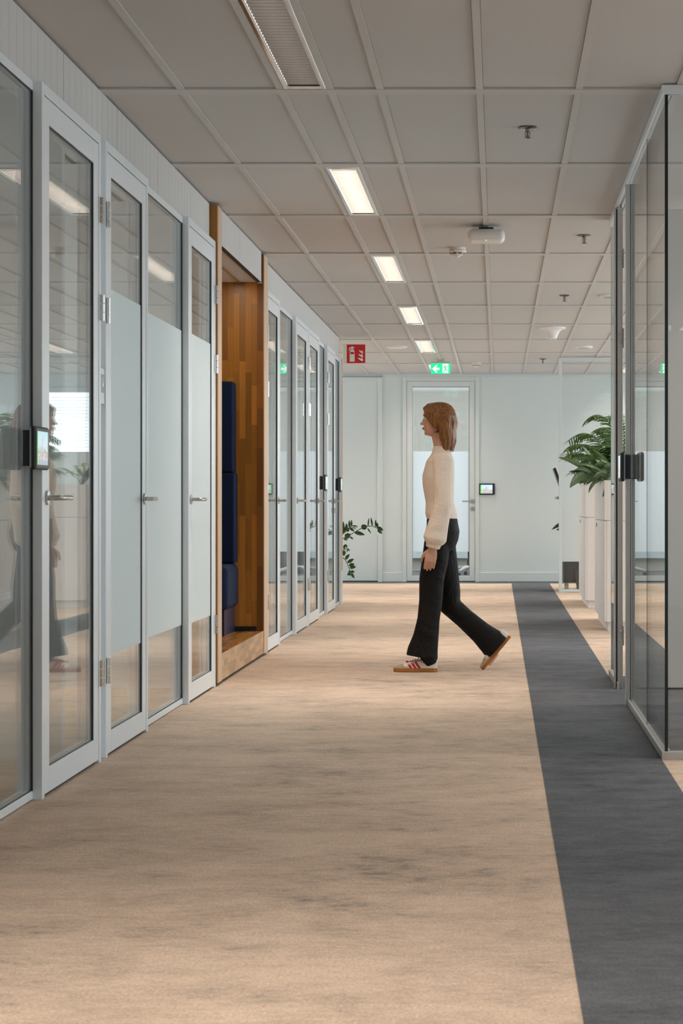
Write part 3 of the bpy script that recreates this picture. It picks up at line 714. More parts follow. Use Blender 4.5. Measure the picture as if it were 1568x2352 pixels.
# office chair behind the far door
oc = thing('office_chair', (-.42, 28.6, 0), 'office swivel chair seen through the bottom of the far glass door', 'chair')
cx, cyy = -.42, 28.6
for k in range(5):
    t_ = math.radians(172+72*k); dx, dy = math.cos(t_), math.sin(t_)
    MB().tube([(cx, cyy, .13), (cx+dx*.15, cyy+dy*.15, .115), (cx+dx*.32, cyy+dy*.32, .075)], [.03, .026, .018], 8).build('base_arm', 'alu', oc, smooth='auto')
    MB().lathe([(.001, -.025), (.024, -.025), (.029, -.015), (.029, .015), (.024, .025), (.001, .025)], (cx+dx*.32, cyy+dy*.32, .030), 'y', 16).build('caster', 'black', oc, smooth='auto')
MB().lathe([(.001, .1), (.032, .1), (.032, .25), (.02, .25), (.02, .43), (.001, .43)], (cx, cyy, 0), 'z', 16).build('gas_column', 'black', oc, smooth='auto')
MB().box(cx-.24, cx+.24, cyy-.24, cyy+.24, .43, .50, .03).build('seat', 'fabric_grey', oc); MB().box(cx+.20, cx+.25, cyy-.22, cyy+.22, .60, 1.12, .02).build('backrest', 'fabric_grey', oc)
box('back_bracket', 'black', oc, cx+.10, cx+.27, cyy-.03, cyy+.03, .40, .43); box('back_bracket', 'black', oc, cx+.251, cx+.275, cyy-.03, cyy+.03, .41, .85)
o = MB().box(.05-.42, .45-.42, 29.4, 29.9, 0.0, .55, .006)
o = o.build('drawer_pedestal', 'grey_box'); tag(o, 'dark drawer unit standing behind the office chair', 'drawer unit')

# ------------------------------------------------------------------ right glass partition
GX = .669
wr = thing('wall_right_partition', (GX, 9.5, 0), 'frameless glass partition with aluminium rails on the right', 'glass partition', kind='structure')
r = MB(); r.box(GX, GX+.012, 8.14, 10.30, 0, .032, .001).box(GX+.026, GX+.038, 8.178, 10.30, 0, .032, .001).box(GX+.012, GX+.026, 8.175, 10.30, 0, .02); r.build('bottom_rail', 'alu', wr)
r = MB(); r.box(GX+.012, 3.4, 8.14, 8.150, 0, .033, .001).box(GX+.038, 3.4, 8.166, 8.178, 0, .033, .001).box(GX+.012, 3.4, 8.150, 8.166, 0, .02); r.build('bottom_rail', 'alu', wr)
r = MB(); r.box(GX, GX+.012, 8.14, 12.08, 2.722, CEIL-.001, .001).box(GX+.026, GX+.038, 8.178, 12.08, 2.722, CEIL-.001, .001).box(GX+.012, GX+.026, 8.16, 12.08, 2.738, CEIL-.001); r.build('header_rail', 'alu_white', wr)
r = MB(); r.box(GX+.012, 3.4, 8.14, 8.150, 2.722, CEIL-.001, .001).box(GX+.038, 3.4, 8.166, 8.178, 2.722, CEIL-.001, .001).box(GX+.012, 3.4, 8.150, 8.166, 2.738, CEIL-.001); r.build('header_rail', 'alu_white', wr)
pane(wr, GX+.014, GX+.024, 8.165, 9.149, .021, 2.737); pane(wr, GX+.014, GX+.024, 9.152, 10.298, .021, 2.737)
pane(wr, GX+.03, 3.4, 8.153, 8.163, .021, 2.737)
box('joint', 'gasket', wr, GX+.013, GX+.025, 9.1492, 9.1518, .033, 2.721)
box('glass_edge', 'glass_edge', wr, GX+.0125, GX+.0255, 8.151, 8.1645, .0325, 2.7215)
p = MB(); p.box(GX-.010, GX+.012, 10.30, 10.345, 0, 2.70, .002).box(GX+.024, GX+.044, 10.30, 10.345, 0, 2.70, .002).box(GX+.012, GX+.024, 10.315, 10.345, 0, 2.70); p.build('post', 'alu', wr)
box('post_groove', 'gasket', wr, GX+.0125, GX+.0235, 10.308, 10.3145, .02, 2.70)
jb = MB(); jb.box(GX-.012, GX-.004, 11.25, 11.33, 0, 2.72, .001).box(GX+.004, GX+.034, 11.25, 11.33, 0, 2.72, .001).box(GX-.004, GX+.004, 11.262, 11.33, 0, 2.72); jo = jb.build('jamb', 'alu', wr)
box('jamb_groove', 'gasket', jo, GX-.0035, GX+.0035, 11.255, 11.2615, .01, 2.71)
for z in (2.43, 1.98, .30):
    hp = MB().box(GX+.0345, GX+.040, 11.235, 11.29, z-.055, z+.055).build('hinge_plate', 'alu', jo)
    for k in range(3): MB().lathe([(.001, -.004), (.005, -.004), (.0065, -.001), (.0065, 0), (.001, 0)], (GX+.022, 11.25, z+.028-.026*k), 'y', 12).build('screw', 'chrome', jo, smooth='auto')
r = MB(); r.box(GX, GX+.012, 11.20, 12.08, 0, .040, .001).box(GX+.026, GX+.036, 11.331, 12.08, 0, .040, .001).box(GX+.012, GX+.026, 11.331, 12.08, 0, .02); r.build('bottom_rail', 'alu', wr)
pane(wr, GX+.014, GX+.024, 11.33, 12.05, .021, 2.737); box('glass_edge', 'glass_edge_light', wr, GX+.0125, GX+.0255, 12.05, 12.062, .041, 2.72)
dn[0] += 1
t = thing('door_%d' % dn[0], (1.15, 11.2, 0), 'pale solid door standing open inside the right glass room', 'door', kind='structure')
box('leaf', 'door_grey', t, .718, 1.68, 11.175, 11.215, .012, 2.70, b=.002); box('bottom_seal', 'dark_gap', t, .725, 1.67, 11.18, 11.21, .001, .012)  # black strip stands in for the shaded floor gap under the leaf

# ------------------------------------------------------------------ far glass screen on the right
t = thing('glass_screen', (1.6, 23.4, 0), 'tall framed glass screen with frosted lower half behind the planters', 'glass screen')
X0, X1 = .711, 2.75
f = MB(); f.box(X0, X0+.036, 23.38, 23.42, 0, CEIL-.003, .002).box(X1-.036, X1, 23.38, 23.42, 0, CEIL-.003, .002).box(X0+.036, X1-.036, 23.38, 23.42, 2.715, CEIL-.003, .002).box(X0+.036, X1-.036, 23.38, 23.42, .004, .035, .002); f.build('frame', 'trim', t)
pane(t, X0+.036, X1-.036, 23.395, 23.405, .035, 2.715); o = box('frosted_film', 'film', t, X0+.036, X1-.036, 23.3925, 23.3938, .36, 1.65); o['label'] = 'frosted privacy film'
# things behind the screen
t = thing('desk', (1.5, 24.3, 0), 'pale desk behind the frosted screen, corner showing beside the post', 'desk')
box('desktop', 'sign_grey', t, .70, 2.3, 23.9, 24.7, 1.095, 1.125, b=.003)
for x in (1.05, 2.2):
    for y in (24.0, 24.6): box('leg', 'alu', t, x-.025, x+.025, y-.025, y+.025, 0, 1.095)
t = thing('desk_monitor', (.75, 24.2, 1.125), 'black tilted monitor edge standing on the desk beside the screen post', 'monitor')
m_ = MB().box(-.015, .015, 24.0, 24.5, 0, .30, .006).xf(Matrix.Translation((.735, 0, 1.19)) @ Matrix.Rotation(math.radians(-20), 4, 'Y')); m_.v = [(v[0]+.045, v[1], v[2]) for v in m_.v]; m_.build('panel', 'black', t)
box('stand', 'black', t, .78, .80, 24.22, 24.28, 1.125, 1.35); box('foot', 'black', t, .73, .90, 24.15, 24.35, 1.1255, 1.135)
t = thing('pedestal_unit', (.86, 24.0, 0), 'anthracite drawer pedestal seen through the clear foot of the glass screen', 'drawer unit')
box('body', 'grey_box', t, .775, 1.25, 23.72, 24.2, .10, .37, b=.004); box('drawer_front', 'grey_box', t, .78, 1.245, 23.708, 23.72, .11, .36, b=.002)
for x in (.79, 1.19): box('foot', 'alu', t, x, x+.05, 23.8, 23.85, 0, .10)
t = thing('floor_plant', (.95, 23.62, 0), 'low leafy plant, one leaf showing beside the post', 'plant')
MB().lathe([(.001, 0), (.07, 0), (.09, .25), (.08, .25), (.001, .24)], (1.0, 23.62, 0), 'z', 20).build('pot', 'grey_box', t, smooth='auto')

# ------------------------------------------------------------------ leaves
def leaf_mesh(base, tip, width, sag, side, fold=.25, n=9, blade=.06, colfn=None):
    """blade from base to tip, arching by sag along +z in the middle; side: approximate width direction"""
    base, tip = Vector(base), Vector(tip); mid = (base+tip)/2+Vector((0, 0, sag))
    pts = bez(base, mid*2-(base+tip)/2 if False else mid, tip, n); side = Vector(side).normalized()
    vs = []; cols = []
    for i, p in enumerate(pts):
        t = i/(n-1); d = (pts[min(i+1, n-1)]-pts[max(i-1, 0)]).normalized()
        s_ = (side-d*side.dot(d)).normalized(); up = s_.cross(d)
        if up.z < 0: up = -up
        w_ = width*0.5*(math.sin(math.pi*min(1, t*.93+.07)**.85))**.8 if t < 1 else 0.0005
        if t == 0: w_ = width*blade
        vs += [p-s_*w_+up*w_*fold, p-s_*w_*.5+up*w_*fold*.35, p, p+s_*w_*.5+up*w_*fold*.35, p+s_*w_+up*w_*fold]
        if colfn:
            for q in (-1, -.5, 0, .5, 1): cols.append(colfn(t, q))
    fs = [(i*5+j, i*5+j+1, (i+1)*5+j+1, (i+1)*5+j) for i in range(n-1) for j in range(4)]
    return vs, fs, cols
def agl_col(seed):
    r_ = random.Random(seed)
    k = r_.uniform(.7, 1.7)
    def fn(t, q):
        g = Vector((.06, .13, .022)); s_ = Vector((.42, .50, .34))
        f = max(0, min(1, (1-abs(q)*1.15)*k*(.25+.75*r_.random())*(1.1-abs(t-.5)*1.5)))
        if q == 0: f *= .25
        return tuple(g.lerp(s_, f))
    return fn
def palm_frond(parent, a, m, b, n=13, L_=.16):
    pts = bez(a, m, b, n+6); f = MB(); f.tube(pts, [.0035-.0025*i/(len(pts)-1) for i in range(len(pts))], 6)
    for i in range(4, len(pts)):
        t = (i-4)/(len(pts)-5); p = pts[i]; d = (pts[min(i+1, len(pts)-1)]-pts[i-1]).normalized()
        lat = d.cross(Vector((0, 0, 1)))
        if lat.length < .1: lat = d.cross(Vector((0, 1, 0)))
        lat.normalize(); l = L_*(.55+.45*math.sin(math.pi*(.15+.75*t)))*random.uniform(.85, 1.1)
        for s_ in (-1, 1):
            dirn = (lat*s_*random.uniform(.65, .95)+d*random.uniform(.55, .8)+Vector((0, 0, -.18-.3*random.random()))).normalized()
            tip = p+dirn*l+Vector((0, 0, -l*.18)); nrm = d.cross(lat)
            vs, fs, _ = leaf_mesh(p, tip, .0125, l*.10, d, .3, 5, .3); f.add(vs, fs)
    o = f.build('frond', 'leaf_palm', parent, smooth=True); return o
def planter_cabinet(ya, yb, label):
    x0, x1, zt = .87, 1.32, 1.235
    t = thing('planter_cabinet', ((x0+x1)/2, (ya+yb)/2, 0), label, 'cabinet', 'pale cabinets with planters on top')
    box('plinth', 'cabinet', t, x0+.03, x1-.03, ya+.03, yb-.03, 0, .075)
    box('body', 'cabinet', t, x0+.018, x1, ya, yb, .075, .905, b=.001)
    for a, b, lk in ((ya, ya+.49, False), (ya+.49, yb, True)):
        d = box('cabinet_door', 'cabinet', t, x0, x0+.0175, a+.002, b-.002, .078, .90, b=.001)
        if lk: box('lock', 'black', d, x0-.004, x0, b-.40, b-.36, .838, .872)
    pb = MB(); pb.box(x0, x0+.02, ya, yb, .908, zt, .001).box(x1-.02, x1, ya, yb, .908, zt, .001).box(x0+.02, x1-.02, ya, ya+.02, .908, zt, .001).box(x0+.02, x1-.02, yb-.02, yb, .908, zt, .001).box(x0+.02, x1-.02, ya+.02, yb-.02, .908, .93)
    pb.build('planter_box', 'cabinet', t); box('soil', 'soil', t, x0+.021, x1-.021, ya+.021, yb-.021, .93, zt-.03)
    return t
planter_cabinet(16.31, 17.98, 'nearer pale planter cabinet with lockable doors behind the glass edge')
planter_cabinet(19.88, 21.5, 'farther pale planter cabinet, closer to the glass screen')
ZS = 1.205
# aglaonema and palm in the nearer planter
ag = thing('variegated_plant', (1.0, 17.0, ZS), 'broad leaved plant with silvery leaves hanging over the nearer planter', 'plant', 'plants in the planter boxes')
specs = [((1352, 1086), (1281, 1051), 16.7, .058, .05), ((1404, 1068), (1314, 1056), 16.9, .075, .07), ((1345, 1092), (1308, 1121), 16.6, .105, .05), ((1372, 1104), (1351, 1133), 16.45, .06, .03),
         ((1410, 1094), (1383, 1142), 16.4, .085, .05), ((1362, 1057), (1336, 1025), 16.9, .06, .0), ((1400, 1072), (1356, 1030), 17.0, .065, .02), ((1392, 1072), (1345, 1076), 16.8, .07, .06),
         ((1408, 1078), (1386, 1072), 16.6, .09, .02), ((1352, 1110), (1328, 1112), 16.7, .05, .02), ((1395, 1090), (1360, 1098), 16.55, .06, .04), ((1380, 1098), (1386, 1108), 16.5, .06, .03),
         ((1420, 1080), (1440, 1040), 17.2, .08, .03), ((1430, 1085), (1470, 1070), 17.2, .08, .05), ((1425, 1090), (1450, 1110), 17.0, .08, .04), ((1375, 1085), (1330, 1066), 17.2, .06, .05), ((1365, 1092), (1325, 1090), 17.1, .055, .04)]
random.seed(21)
for q in range(20):
    bx = random.uniform(1352, 1425); by = random.uniform(1078, 1100); tx = bx-random.uniform(18, 62); ty = by+random.uniform(-48, 26)
    specs.append(((bx, by), (tx, ty), random.uniform(16.5, 17.3), random.uniform(.05, .075), random.uniform(.02, .06)))
for i, (b_, t_, D, wd, sg) in enumerate(specs):
    B, T = at(*b_, D+.1), at(*t_, D); dr = (T-B).normalized()
    side = Vector((-dr.z, .55, dr.x)) if i % 2 == 0 else Vector((dr.z*.6, .8, -dr.x*.6))
    vs, fs, cs = leaf_mesh(B, T, wd*.82, sg, side, .3, 11, .08, agl_col(i))
    m_ = MB().add(vs, fs); m_.build('leaf', 'leaf_pat', ag, smooth=True, colors=cs)
    root = Vector((min(max(B.x+.12, .93), 1.25), D+.25, ZS-.01)); MB().tube(bez(root, (root+B)/2+Vector((0, 0, .12)), B, 7), .004, 6).build('leaf_stalk', 'stem', ag, smooth=True)
pm = thing('parlour_palm', (1.05, 17.3, ZS), 'feathery palm rising above the nearer planter', 'plant', 'plants in the planter boxes')
D = 17.4
fr = [((1412, 1095), (1425, 925), (1350, 962)), ((1405, 1095), (1390, 960), (1322, 1010)), ((1395, 1095), (1380, 985), (1302, 1034)), ((1385, 1095), (1365, 1025), (1300, 1048)),
      ((1418, 1095), (1430, 960), (1372, 985)), ((1415, 1095), (1400, 1000), (1340, 1030)), ((1400, 1095), (1395, 1015), (1350, 1052)), ((1425, 1095), (1450, 930), (1410, 950)), ((1430, 1095), (1470, 950), (1490, 1000)),
      ((1390, 1098), (1360, 1060), (1318, 1080)), ((1385, 1098), (1360, 1070), (1325, 1100)), ((1420, 1098), (1415, 1000), (1385, 1020)), ((1435, 1095), (1480, 1000), (1480, 1050)), ((1410, 1098), (1385, 1035), (1362, 1068)), ((1425, 1095), (1440, 990), (1400, 1010))]
jt = lambda q: (q[0]+random.uniform(-16, 16), q[1]+random.uniform(-12, 16))
for i, (a, m_, b) in enumerate(fr+[(a, jt(m_), jt(b)) for a, m_, b in fr]):
    d0 = D+random.uniform(-.1, .1); A = at(*a, d0); A.z = ZS-.02; A.x = min(max(A.x, .92), 1.27)
    palm_frond(pm, A, at(*m_, d0+random.uniform(-.25, .25)), at(*b, d0+random.uniform(-.35, .35)), 22, .135)
# a second pair of plants in the farther planter (seen past the first and in the mirror glass)
ag2 = thing('variegated_plant', (1.08, 20.6, ZS), 'broad leaved plant in the farther planter, mostly hidden by the nearer one', 'plant', 'plants in the planter boxes')
for i in range(14):
    th_ = random.uniform(-.8, 3.9); B = Vector((1.08+.10*math.cos(th_), 20.7+.35*math.sin(th_), ZS+.12)); T = B+Vector((.22*math.cos(th_), .26*math.sin(th_), random.uniform(-.02, .16)))
    vs, fs, cs = leaf_mesh(B, T, .08, .06, (-math.sin(th_), math.cos(th_), .1), .3, 9, .08, agl_col(50+i)); MB().add(vs, fs).build('leaf', 'leaf_pat', ag2, smooth=True, colors=cs)
    MB().tube(bez(Vector((1.08, 20.7, ZS-.01)), (B+Vector((1.08, 20.7, ZS)))/2+Vector((0, 0, .08)), B, 6), .004, 6).build('leaf_stalk', 'stem', ag2, smooth=True)
# leaf beside the post
FP = bpy.data.objects['floor_plant']
for b_, t_ in (((1300, 1200), (1266, 1217)), ((1302, 1215), (1277, 1218)), ((1300, 1190), (1320, 1170)), ((1303, 1190), (1330, 1200))):
    B, T = at(*b_, 23.62), at(*t_, 23.6); vs, fs, _ = leaf_mesh(B, T, .05, .02, (0, .4, .9), .25, 7, .1); MB().add(vs, fs).build('leaf', 'leaf_zz', FP, smooth=True)
    MB().tube(bez(Vector((1.0, 23.62, .24)), Vector((.98, 23.62, .6)), B, 8), .004, 6).build('leaf_stalk', 'stem', FP, smooth=True)

# trailing plant at the end of the left wall
zz = thing('trailing_zz_plant', (-1.86, 20.95, 0), 'trailing plant with glossy oval leaves at the end of the glass front', 'plant')
MB().lathe([(.001, 0), (.10, 0), (.13, .02), (.14, .66), (.125, .66), (.12, .63), (.001, .62)], (-1.86, 20.95, 0), 'z', 28).build('pot', 'white_plastic', zz, smooth='auto')
MB().lathe([(.001, .615), (.119, .615), (.119, .632), (.001, .634)], (-1.86, 20.95, 0), 'z', 24).build('soil', 'soil', zz)
D = 20.95
def zp(cx_, cy_): return (780+cx_*120/1411, 1160+cy_*200/2352)
def zz_stem(pts, leaves, w0=1.0):
    P = [Vector((-1.80, 20.95, .62))]+[at(*zp(*p), D) for p in pts]
    f = MB(); f.tube(P, [.006]+[.0045]*(len(P)-2)+[.002], 8); f.build('stalk', 'stem', zz, smooth=True)
    for b_, t_, wd in leaves:
        B, T = at(*zp(*b_), D), at(*zp(*t_), D+random.uniform(-.03, .03)); dr = (T-B).normalized()
        vs, fs, _ = leaf_mesh(B, T, wd*.0004, .004, Vector((-dr.z, .25, dr.x)), .15, 9, .08); MB().add(vs, fs).build('leaf', 'leaf_zz', zz, smooth=True)
zz_stem([(-40, 980), (110, 890), (300, 790), (590, 625), (760, 570), (880, 565), (1010, 620), (1060, 680)],
        [((590, 635), (740, 560), 155), ((400, 740), (680, 810), 105), ((765, 570), (785, 345), 42), ((880, 560), (838, 335), 52), ((745, 625), (845, 775), 40), ((975, 590), (965, 395), 58), ((1010, 600), (1020, 480), 60),
         ((1010, 600), (1175, 690), 95), ((1030, 650), (1140, 780), 100), ((140, 880), (300, 790), 150), ((270, 860), (370, 930), 50), ((110, 910), (210, 955), 60)])
zz_stem([(-60, 900), (60, 800), (180, 700), (270, 610), (340, 560), (380, 540)],
        [((265, 620), (255, 405), 62), ((320, 580), (315, 395), 58), ((270, 620), (390, 715), 75), ((330, 590), (450, 660), 30), ((340, 555), (500, 580), 30), ((345, 560), (495, 620), 24), ((190, 690), (180, 490), 80), ((170, 710), (260, 630), 120), ((100, 780), (120, 560), 90), ((60, 800), (100, 440), 110)])
zz_stem([(-80, 1150), (40, 1230), (110, 1210), (205, 1165), (230, 1190)],
        [((110, 1190), (140, 1060), 70), ((200, 1150), (150, 1050), 45), ((210, 1185), (270, 1245), 40), ((110, 1230), (110, 1380), 110), ((205, 1190), (200, 1280), 36)])
zz_stem([(-80, 1300), (40, 1400), (110, 1445), (150, 1480), (210, 1590), (270, 1750), (290, 1840)],
        [((155, 1470), (265, 1325), 90), ((210, 1560), (385, 1455), 92), ((250, 1640), (400, 1600), 100), ((275, 1700), (440, 1670), 92), ((290, 1800), (405, 1815), 75), ((300, 1840), (395, 1985), 80), ((285, 1840), (235, 1770), 55), ((290, 1860), (200, 1890), 90)])

# ------------------------------------------------------------------ ceiling fittings
def sprinkler(x, y, label):
    t = thing('sprinkler_head', (x, y, CEIL), label, 'sprinkler', 'ceiling sprinklers')
    z = CEIL
    MB().lathe([(.001, .012), (.038, .012), (.042, 0), (.038, -.004), (.014, -.007), (.001, -.007)], (x, y, z), 'z', 28).build('rose', 'chrome_dark', t, smooth='auto')
    MB().lathe([(.010, -.006), (.010, -.016), (.005, -.018), (.005, -.046), (.001, -.046)], (x, y, z), 'z', 14).build('body', 'chrome_dark', t, smooth='auto')
    MB().lathe([(.001, -.045), (.020, -.045), (.021, -.047), (.001, -.049)], (x, y, z), 'z', 20).build('deflector', 'chrome_dark', t, smooth='auto')
    for s_ in (-1, 1): MB().tube([(x+s_*.009, y, z-.016), (x+s_*.012, y, z-.028), (x+s_*.004, y, z-.044)], .002, 6).build('frame_arm', 'chrome_dark', t, smooth=True)
for (x, y), lab in zip([(.133, 9.09), (.55, 12.76), (.547, 16.46), (.53, 23.7)],
                       ['chrome sprinkler head, largest and nearest, above the dark carpet strip', 'chrome sprinkler head to the right of the white access point', 'chrome sprinkler head nearer than the white funnel fitting', 'tiny chrome sprinkler head just before the far wall']): sprinkler(x, y, lab)
def smoke(x, y, label):
    t = thing('smoke_detector', (x, y, CEIL), label, 'smoke detector', 'smoke detectors'); z = CEIL
    MB().lathe([(.001, .012), (.055, .012), (.055, -.010), (.057, -.012), (.060, -.018), (.058, -.026), (.001, -.026)], (x, y, z), 'z', 32).build('base', 'cream_plastic', t, smooth='auto')
    MB().lathe([(.056, -.026), (.052, -.030), (.030, -.048), (.024, -.050), (.001, -.050)], (x, y, z), 'z', 32).build('dome', 'cream_plastic', t, smooth='auto')
    MB().lathe([(.016, -.050), (.014, -.058), (.001, -.060)], (x, y, z), 'z', 20).build('sensor_tip', 'white_plastic', t, smooth='auto')
    for k in range(8):
        a0 = 2*math.pi*k/8+.08; a1 = a0+.62
        for rr, zz_ in ((.0525, -.0305), (.0455, -.0362)):
            vs = []; n = 6
            for i in range(n+1):
                t_ = a0+(a1-a0)*i/n
                vs += [(x+(rr+.0012)*math.cos(t_), y+(rr+.0012)*math.sin(t_), z+zz_), (x+(rr-.0018)*math.cos(t_), y+(rr-.0018)*math.sin(t_), z+zz_-.0034)]
            MB().add(vs, [(2*i, 2*i+1, 2*i+3, 2*i+2) for i in range(n)]).build('vent_slot', 'dark_gap', t)
smoke(-.275, 13.39, 'cream smoke detector beside the white access point'); smoke(-.27, 24.3, 'small smoke detector to the right of the green exit sign')
t = thing('access_point', (-.075, 12.33, CEIL), 'white rounded wireless access point hanging from the ceiling grid', 'access point')
b_ = MB().box(-.19, .04, 12.215, 12.445, 2.665, 2.735, b=.022); o = b_.build('body', 'white_plastic', t)
mo = o.modifiers.new('round', 'BEVEL'); mo.width = .016; mo.segments = 4; mo.limit_method = 'ANGLE'; mo.angle_limit = math.radians(25)
for p in o.data.polygons: p.use_smooth = True
box('mount', 'black', t, -.12, -.03, 12.28, 12.38, 2.7352, 2.750); box('clip', 'alu', t, -.09, -.06, 12.3, 12.36, 2.750, CEIL+.002)
MB().ball((-.075, 12.245, 2.6645), .0032, 6).build('status_light', 'led', t)
t = thing('funnel_antenna', (.53, 19.5, CEIL), 'white trumpet shaped fitting hanging from the ceiling', 'antenna')
MB().lathe([(.001, .01), (.130, .01), (.132, 0), (.130, -.004), (.100, -.012), (.075, -.028), (.058, -.055), (.046, -.085), (.042, -.102), (.036, -.106), (.001, -.106)], (.53, 19.5, CEIL), 'z', 36).build('shell', 'white_plastic', t, smooth='auto')
def disc(x, y, rr, label, grille):
    t = thing('ceiling_disc', (x, y, CEIL), label, 'ceiling speaker', 'round ceiling speakers')
    MB().lathe([(.001, .012), (rr, .012), (rr, -.003), (rr-.008, -.010), (rr*.55, -.013 if grille else -.016), (.001, -.013 if grille else -.018)], (x, y, CEIL), 'z', 36).build('rim', 'white_plastic', t, smooth='auto')
    if grille: MB().lathe([(.001, -.0135), (rr*.62, -.0135), (rr*.6, -.016), (.001, -.017)], (x, y, CEIL), 'z', 30).build('grille', 'sign_grey', t, smooth='auto')
disc(.937, 21.85, .098, 'round grey ceiling speaker right of the white funnel fitting', True); disc(-1.11, 21.85, .112, 'round white ceiling disc left of the last strip lights', False); disc(.93, 16.46, .098, 'round ceiling speaker cut off by the right glass edge', True)

# ------------------------------------------------------------------ signs
SX, SY, SZ = -.69, 23.8, 2.615
t = thing('exit_sign', (SX, SY, CEIL), 'green lit emergency exit sign with arrow and running figure', 'exit sign')
SW, SH = .232, .125; z0 = 2.593
box('housing', 'alu', t, SX-SW/2, SX+SW/2, SY-.02, SY+.02, z0+SH+.001, z0+SH+.018, b=.002); box('mount', 'alu', t, SX-.04, SX+.04, SY-.015, SY+.015, z0+SH+.018, CEIL+.002)
box('panel', 'green_sign', t, SX-SW/2, SX+SW/2, SY-.006, SY+.006, z0, z0+SH)
def sp(u, v): return (SX-SW/2+u*SW, z0+v*SH)
def flat(poly, mat, nm, yy, d=.0012): return MB().prism([sp(*p) for p in poly], 'y', yy, yy+d).build(nm, mat, t)
arrow = [(.07, .47), (.27, .82), (.35, .82), (.24, .58), (.44, .58), (.44, .36), (.24, .36), (.35, .12), (.27, .12)]
doorw = [(.60, .08), (.90, .08), (.90, .94), (.60, .94)]
limb = lambda pts, w_: [(p, w_) for p in pts]
def figure(yy, d):
    fb = MB()
    def seg(a, b, w_):
        ax, az = sp(*a); bx, bz = sp(*b); dx, dz = bx-ax, bz-az; L_ = math.hypot(dx, dz); nx, nz = -dz/L_*w_, dx/L_*w_
        fb.prism([(ax+nx, az+nz), (bx+nx, bz+nz), (bx-nx, bz-nz), (ax-nx, az-nz)], 'y', yy, yy+d)
    hx, hz = sp(.715, .81); fb.lathe([(.001, 0), (.0085, 0), (.0085, d), (.001, d)], (hx, yy, hz), 'y', 12)
    seg((.73, .72), (.76, .45), .0085); seg((.73, .70), (.65, .62), .004); seg((.65, .62), (.63, .50), .004); seg((.74, .71), (.83, .66), .004); seg((.83, .66), (.87, .74), .004)
    seg((.76, .46), (.71, .30), .0055); seg((.71, .30), (.66, .12), .005); seg((.77, .46), (.83, .30), .0055); seg((.83, .30), (.96, .30), .005)
    fb.build('running_figure', 'green_sign', t)
for yy, d in ((SY-.0074, .0012), (SY+.0062, .0012)):
    flat(arrow, 'white_sign', 'arrow', yy); flat(doorw, 'white_sign', 'doorway', yy)
figure(SY-.0090, .0012); figure(SY+.0078, .0012)
FX, FY, FZ = -1.475, 20.64, 2.595
t = thing('extinguisher_sign', (FX, FY, FZ), 'red fire extinguisher sign sticking out from the end of the left wall', 'sign')
box('bracket', 'sign_cream', t, -1.605, -1.577, FY-.02, FY+.02, FZ-.105, FZ+.105, b=.002)
box('plate', 'sign_cream', t, -1.577, -1.372, FY-.004, FY+.004, FZ-.103, FZ+.103); box('red_field', 'red', t, -1.570, -1.379, FY-.0055, FY-.004, FZ-.096, FZ+.096)
def fp_(u, v): return (-1.570+u*.191, FZ-.096+v*.192)
def fflat(poly, nm, mat='sign_cream', yy=FY-.0068): return MB().prism([fp_(*p) for p in poly], 'y', yy, yy+.0012).build(nm, mat, t)
fflat([(.16, .08), (.43, .08), (.43, .60), (.40, .68), (.35, .73), (.24, .73), (.19, .68), (.16, .60)], 'cylinder')
fflat([(.25, .73), (.34, .73), (.34, .79), (.42, .82), (.42, .86), (.33, .86), (.31, .91), (.26, .91), (.25, .86)], 'valve')
fflat([(.25, .86), (.25, .82), (.20, .79), (.17, .73), (.16, .68), (.11, .68), (.12, .76), (.16, .84)], 'hose')
fflat([(.19, .48), (.41, .48), (.41, .60), (.19, .60)], 'band', 'red', FY-.0080)
for k, (dx, dz) in enumerate(((0, 0), (0.02, .20), (.05, .40))):
    fflat([(.60+dx, .30+dz), (.66+dx, .20+dz), (.78+dx, .12+dz), (.88, .10+dz*1.0), (.88, .22+dz*1.0), (.82, .30+dz), (.80, .24+dz), (.72+dx*.5, .26+dz)], 'flame')

# ------------------------------------------------------------------ the walking person
PD = 12.47
pr = thing('person', (-.40, PD, 0), 'person walking left in cream blouse, black flared trousers and red striped sneakers', 'person')
def pp(x, y, dy=0.0): return Vector(((x-VX)/366.7, PD+dy, (1155-y)/366.7+1.05))
def remesh(o, vox, it=6):
    r_ = o.modifiers.new('one_surface', 'REMESH'); r_.mode = 'VOXEL'; r_.voxel_size = vox; r_.use_smooth_shade = True
    s_ = o.modifiers.new('soften', 'SMOOTH'); s_.iterations = it; s_.factor = .5
YL, YR = -.085, .085
hipL, kneeL, ankL = pp(1008, 1232, YL), pp(986, 1378, YL), pp(986, 1511, YL)
hipR, kneeR, ankR = pp(1012, 1232, YR), pp(1034, 1394, YR), pp(1140, 1487, YR)
shL, elL, wrL = pp(1018, 1060, -.165), pp(1019, 1160, -.205), pp(996, 1256, -.205)
shR, elR, wrR = pp(1016, 1060, .165), pp(1016, 1160, .205), pp(1000, 1256, .205)
bd = MB()
cX = -.36
bd.rings([(-.355, PD, .80, .06, .10), (-.352, PD, .86, .085, .145), (-.355, PD, .95, .078, .135), (-.365, PD, 1.05, .068, .115), (-.372, PD, 1.18, .082, .135), (-.362, PD, 1.29, .080, .15), (-.352, PD, 1.36, .05, .10), (-.352, PD, 1.40, .045, .05)], 24)
bd.tube([(-.352, PD, 1.36), (-.360, PD, 1.42), (-.372, PD, 1.49)], [.052, .047, .050], 16)
for a, b, c_ in ((hipL, kneeL, ankL), (hipR, kneeR, ankR)):
    bd.tube([a+Vector((0, 0, .03)), a.lerp(b, .5), b, b.lerp(c_, .35), c_.lerp(b, .05)], [.085, .070, .050, .048, .032], 14)
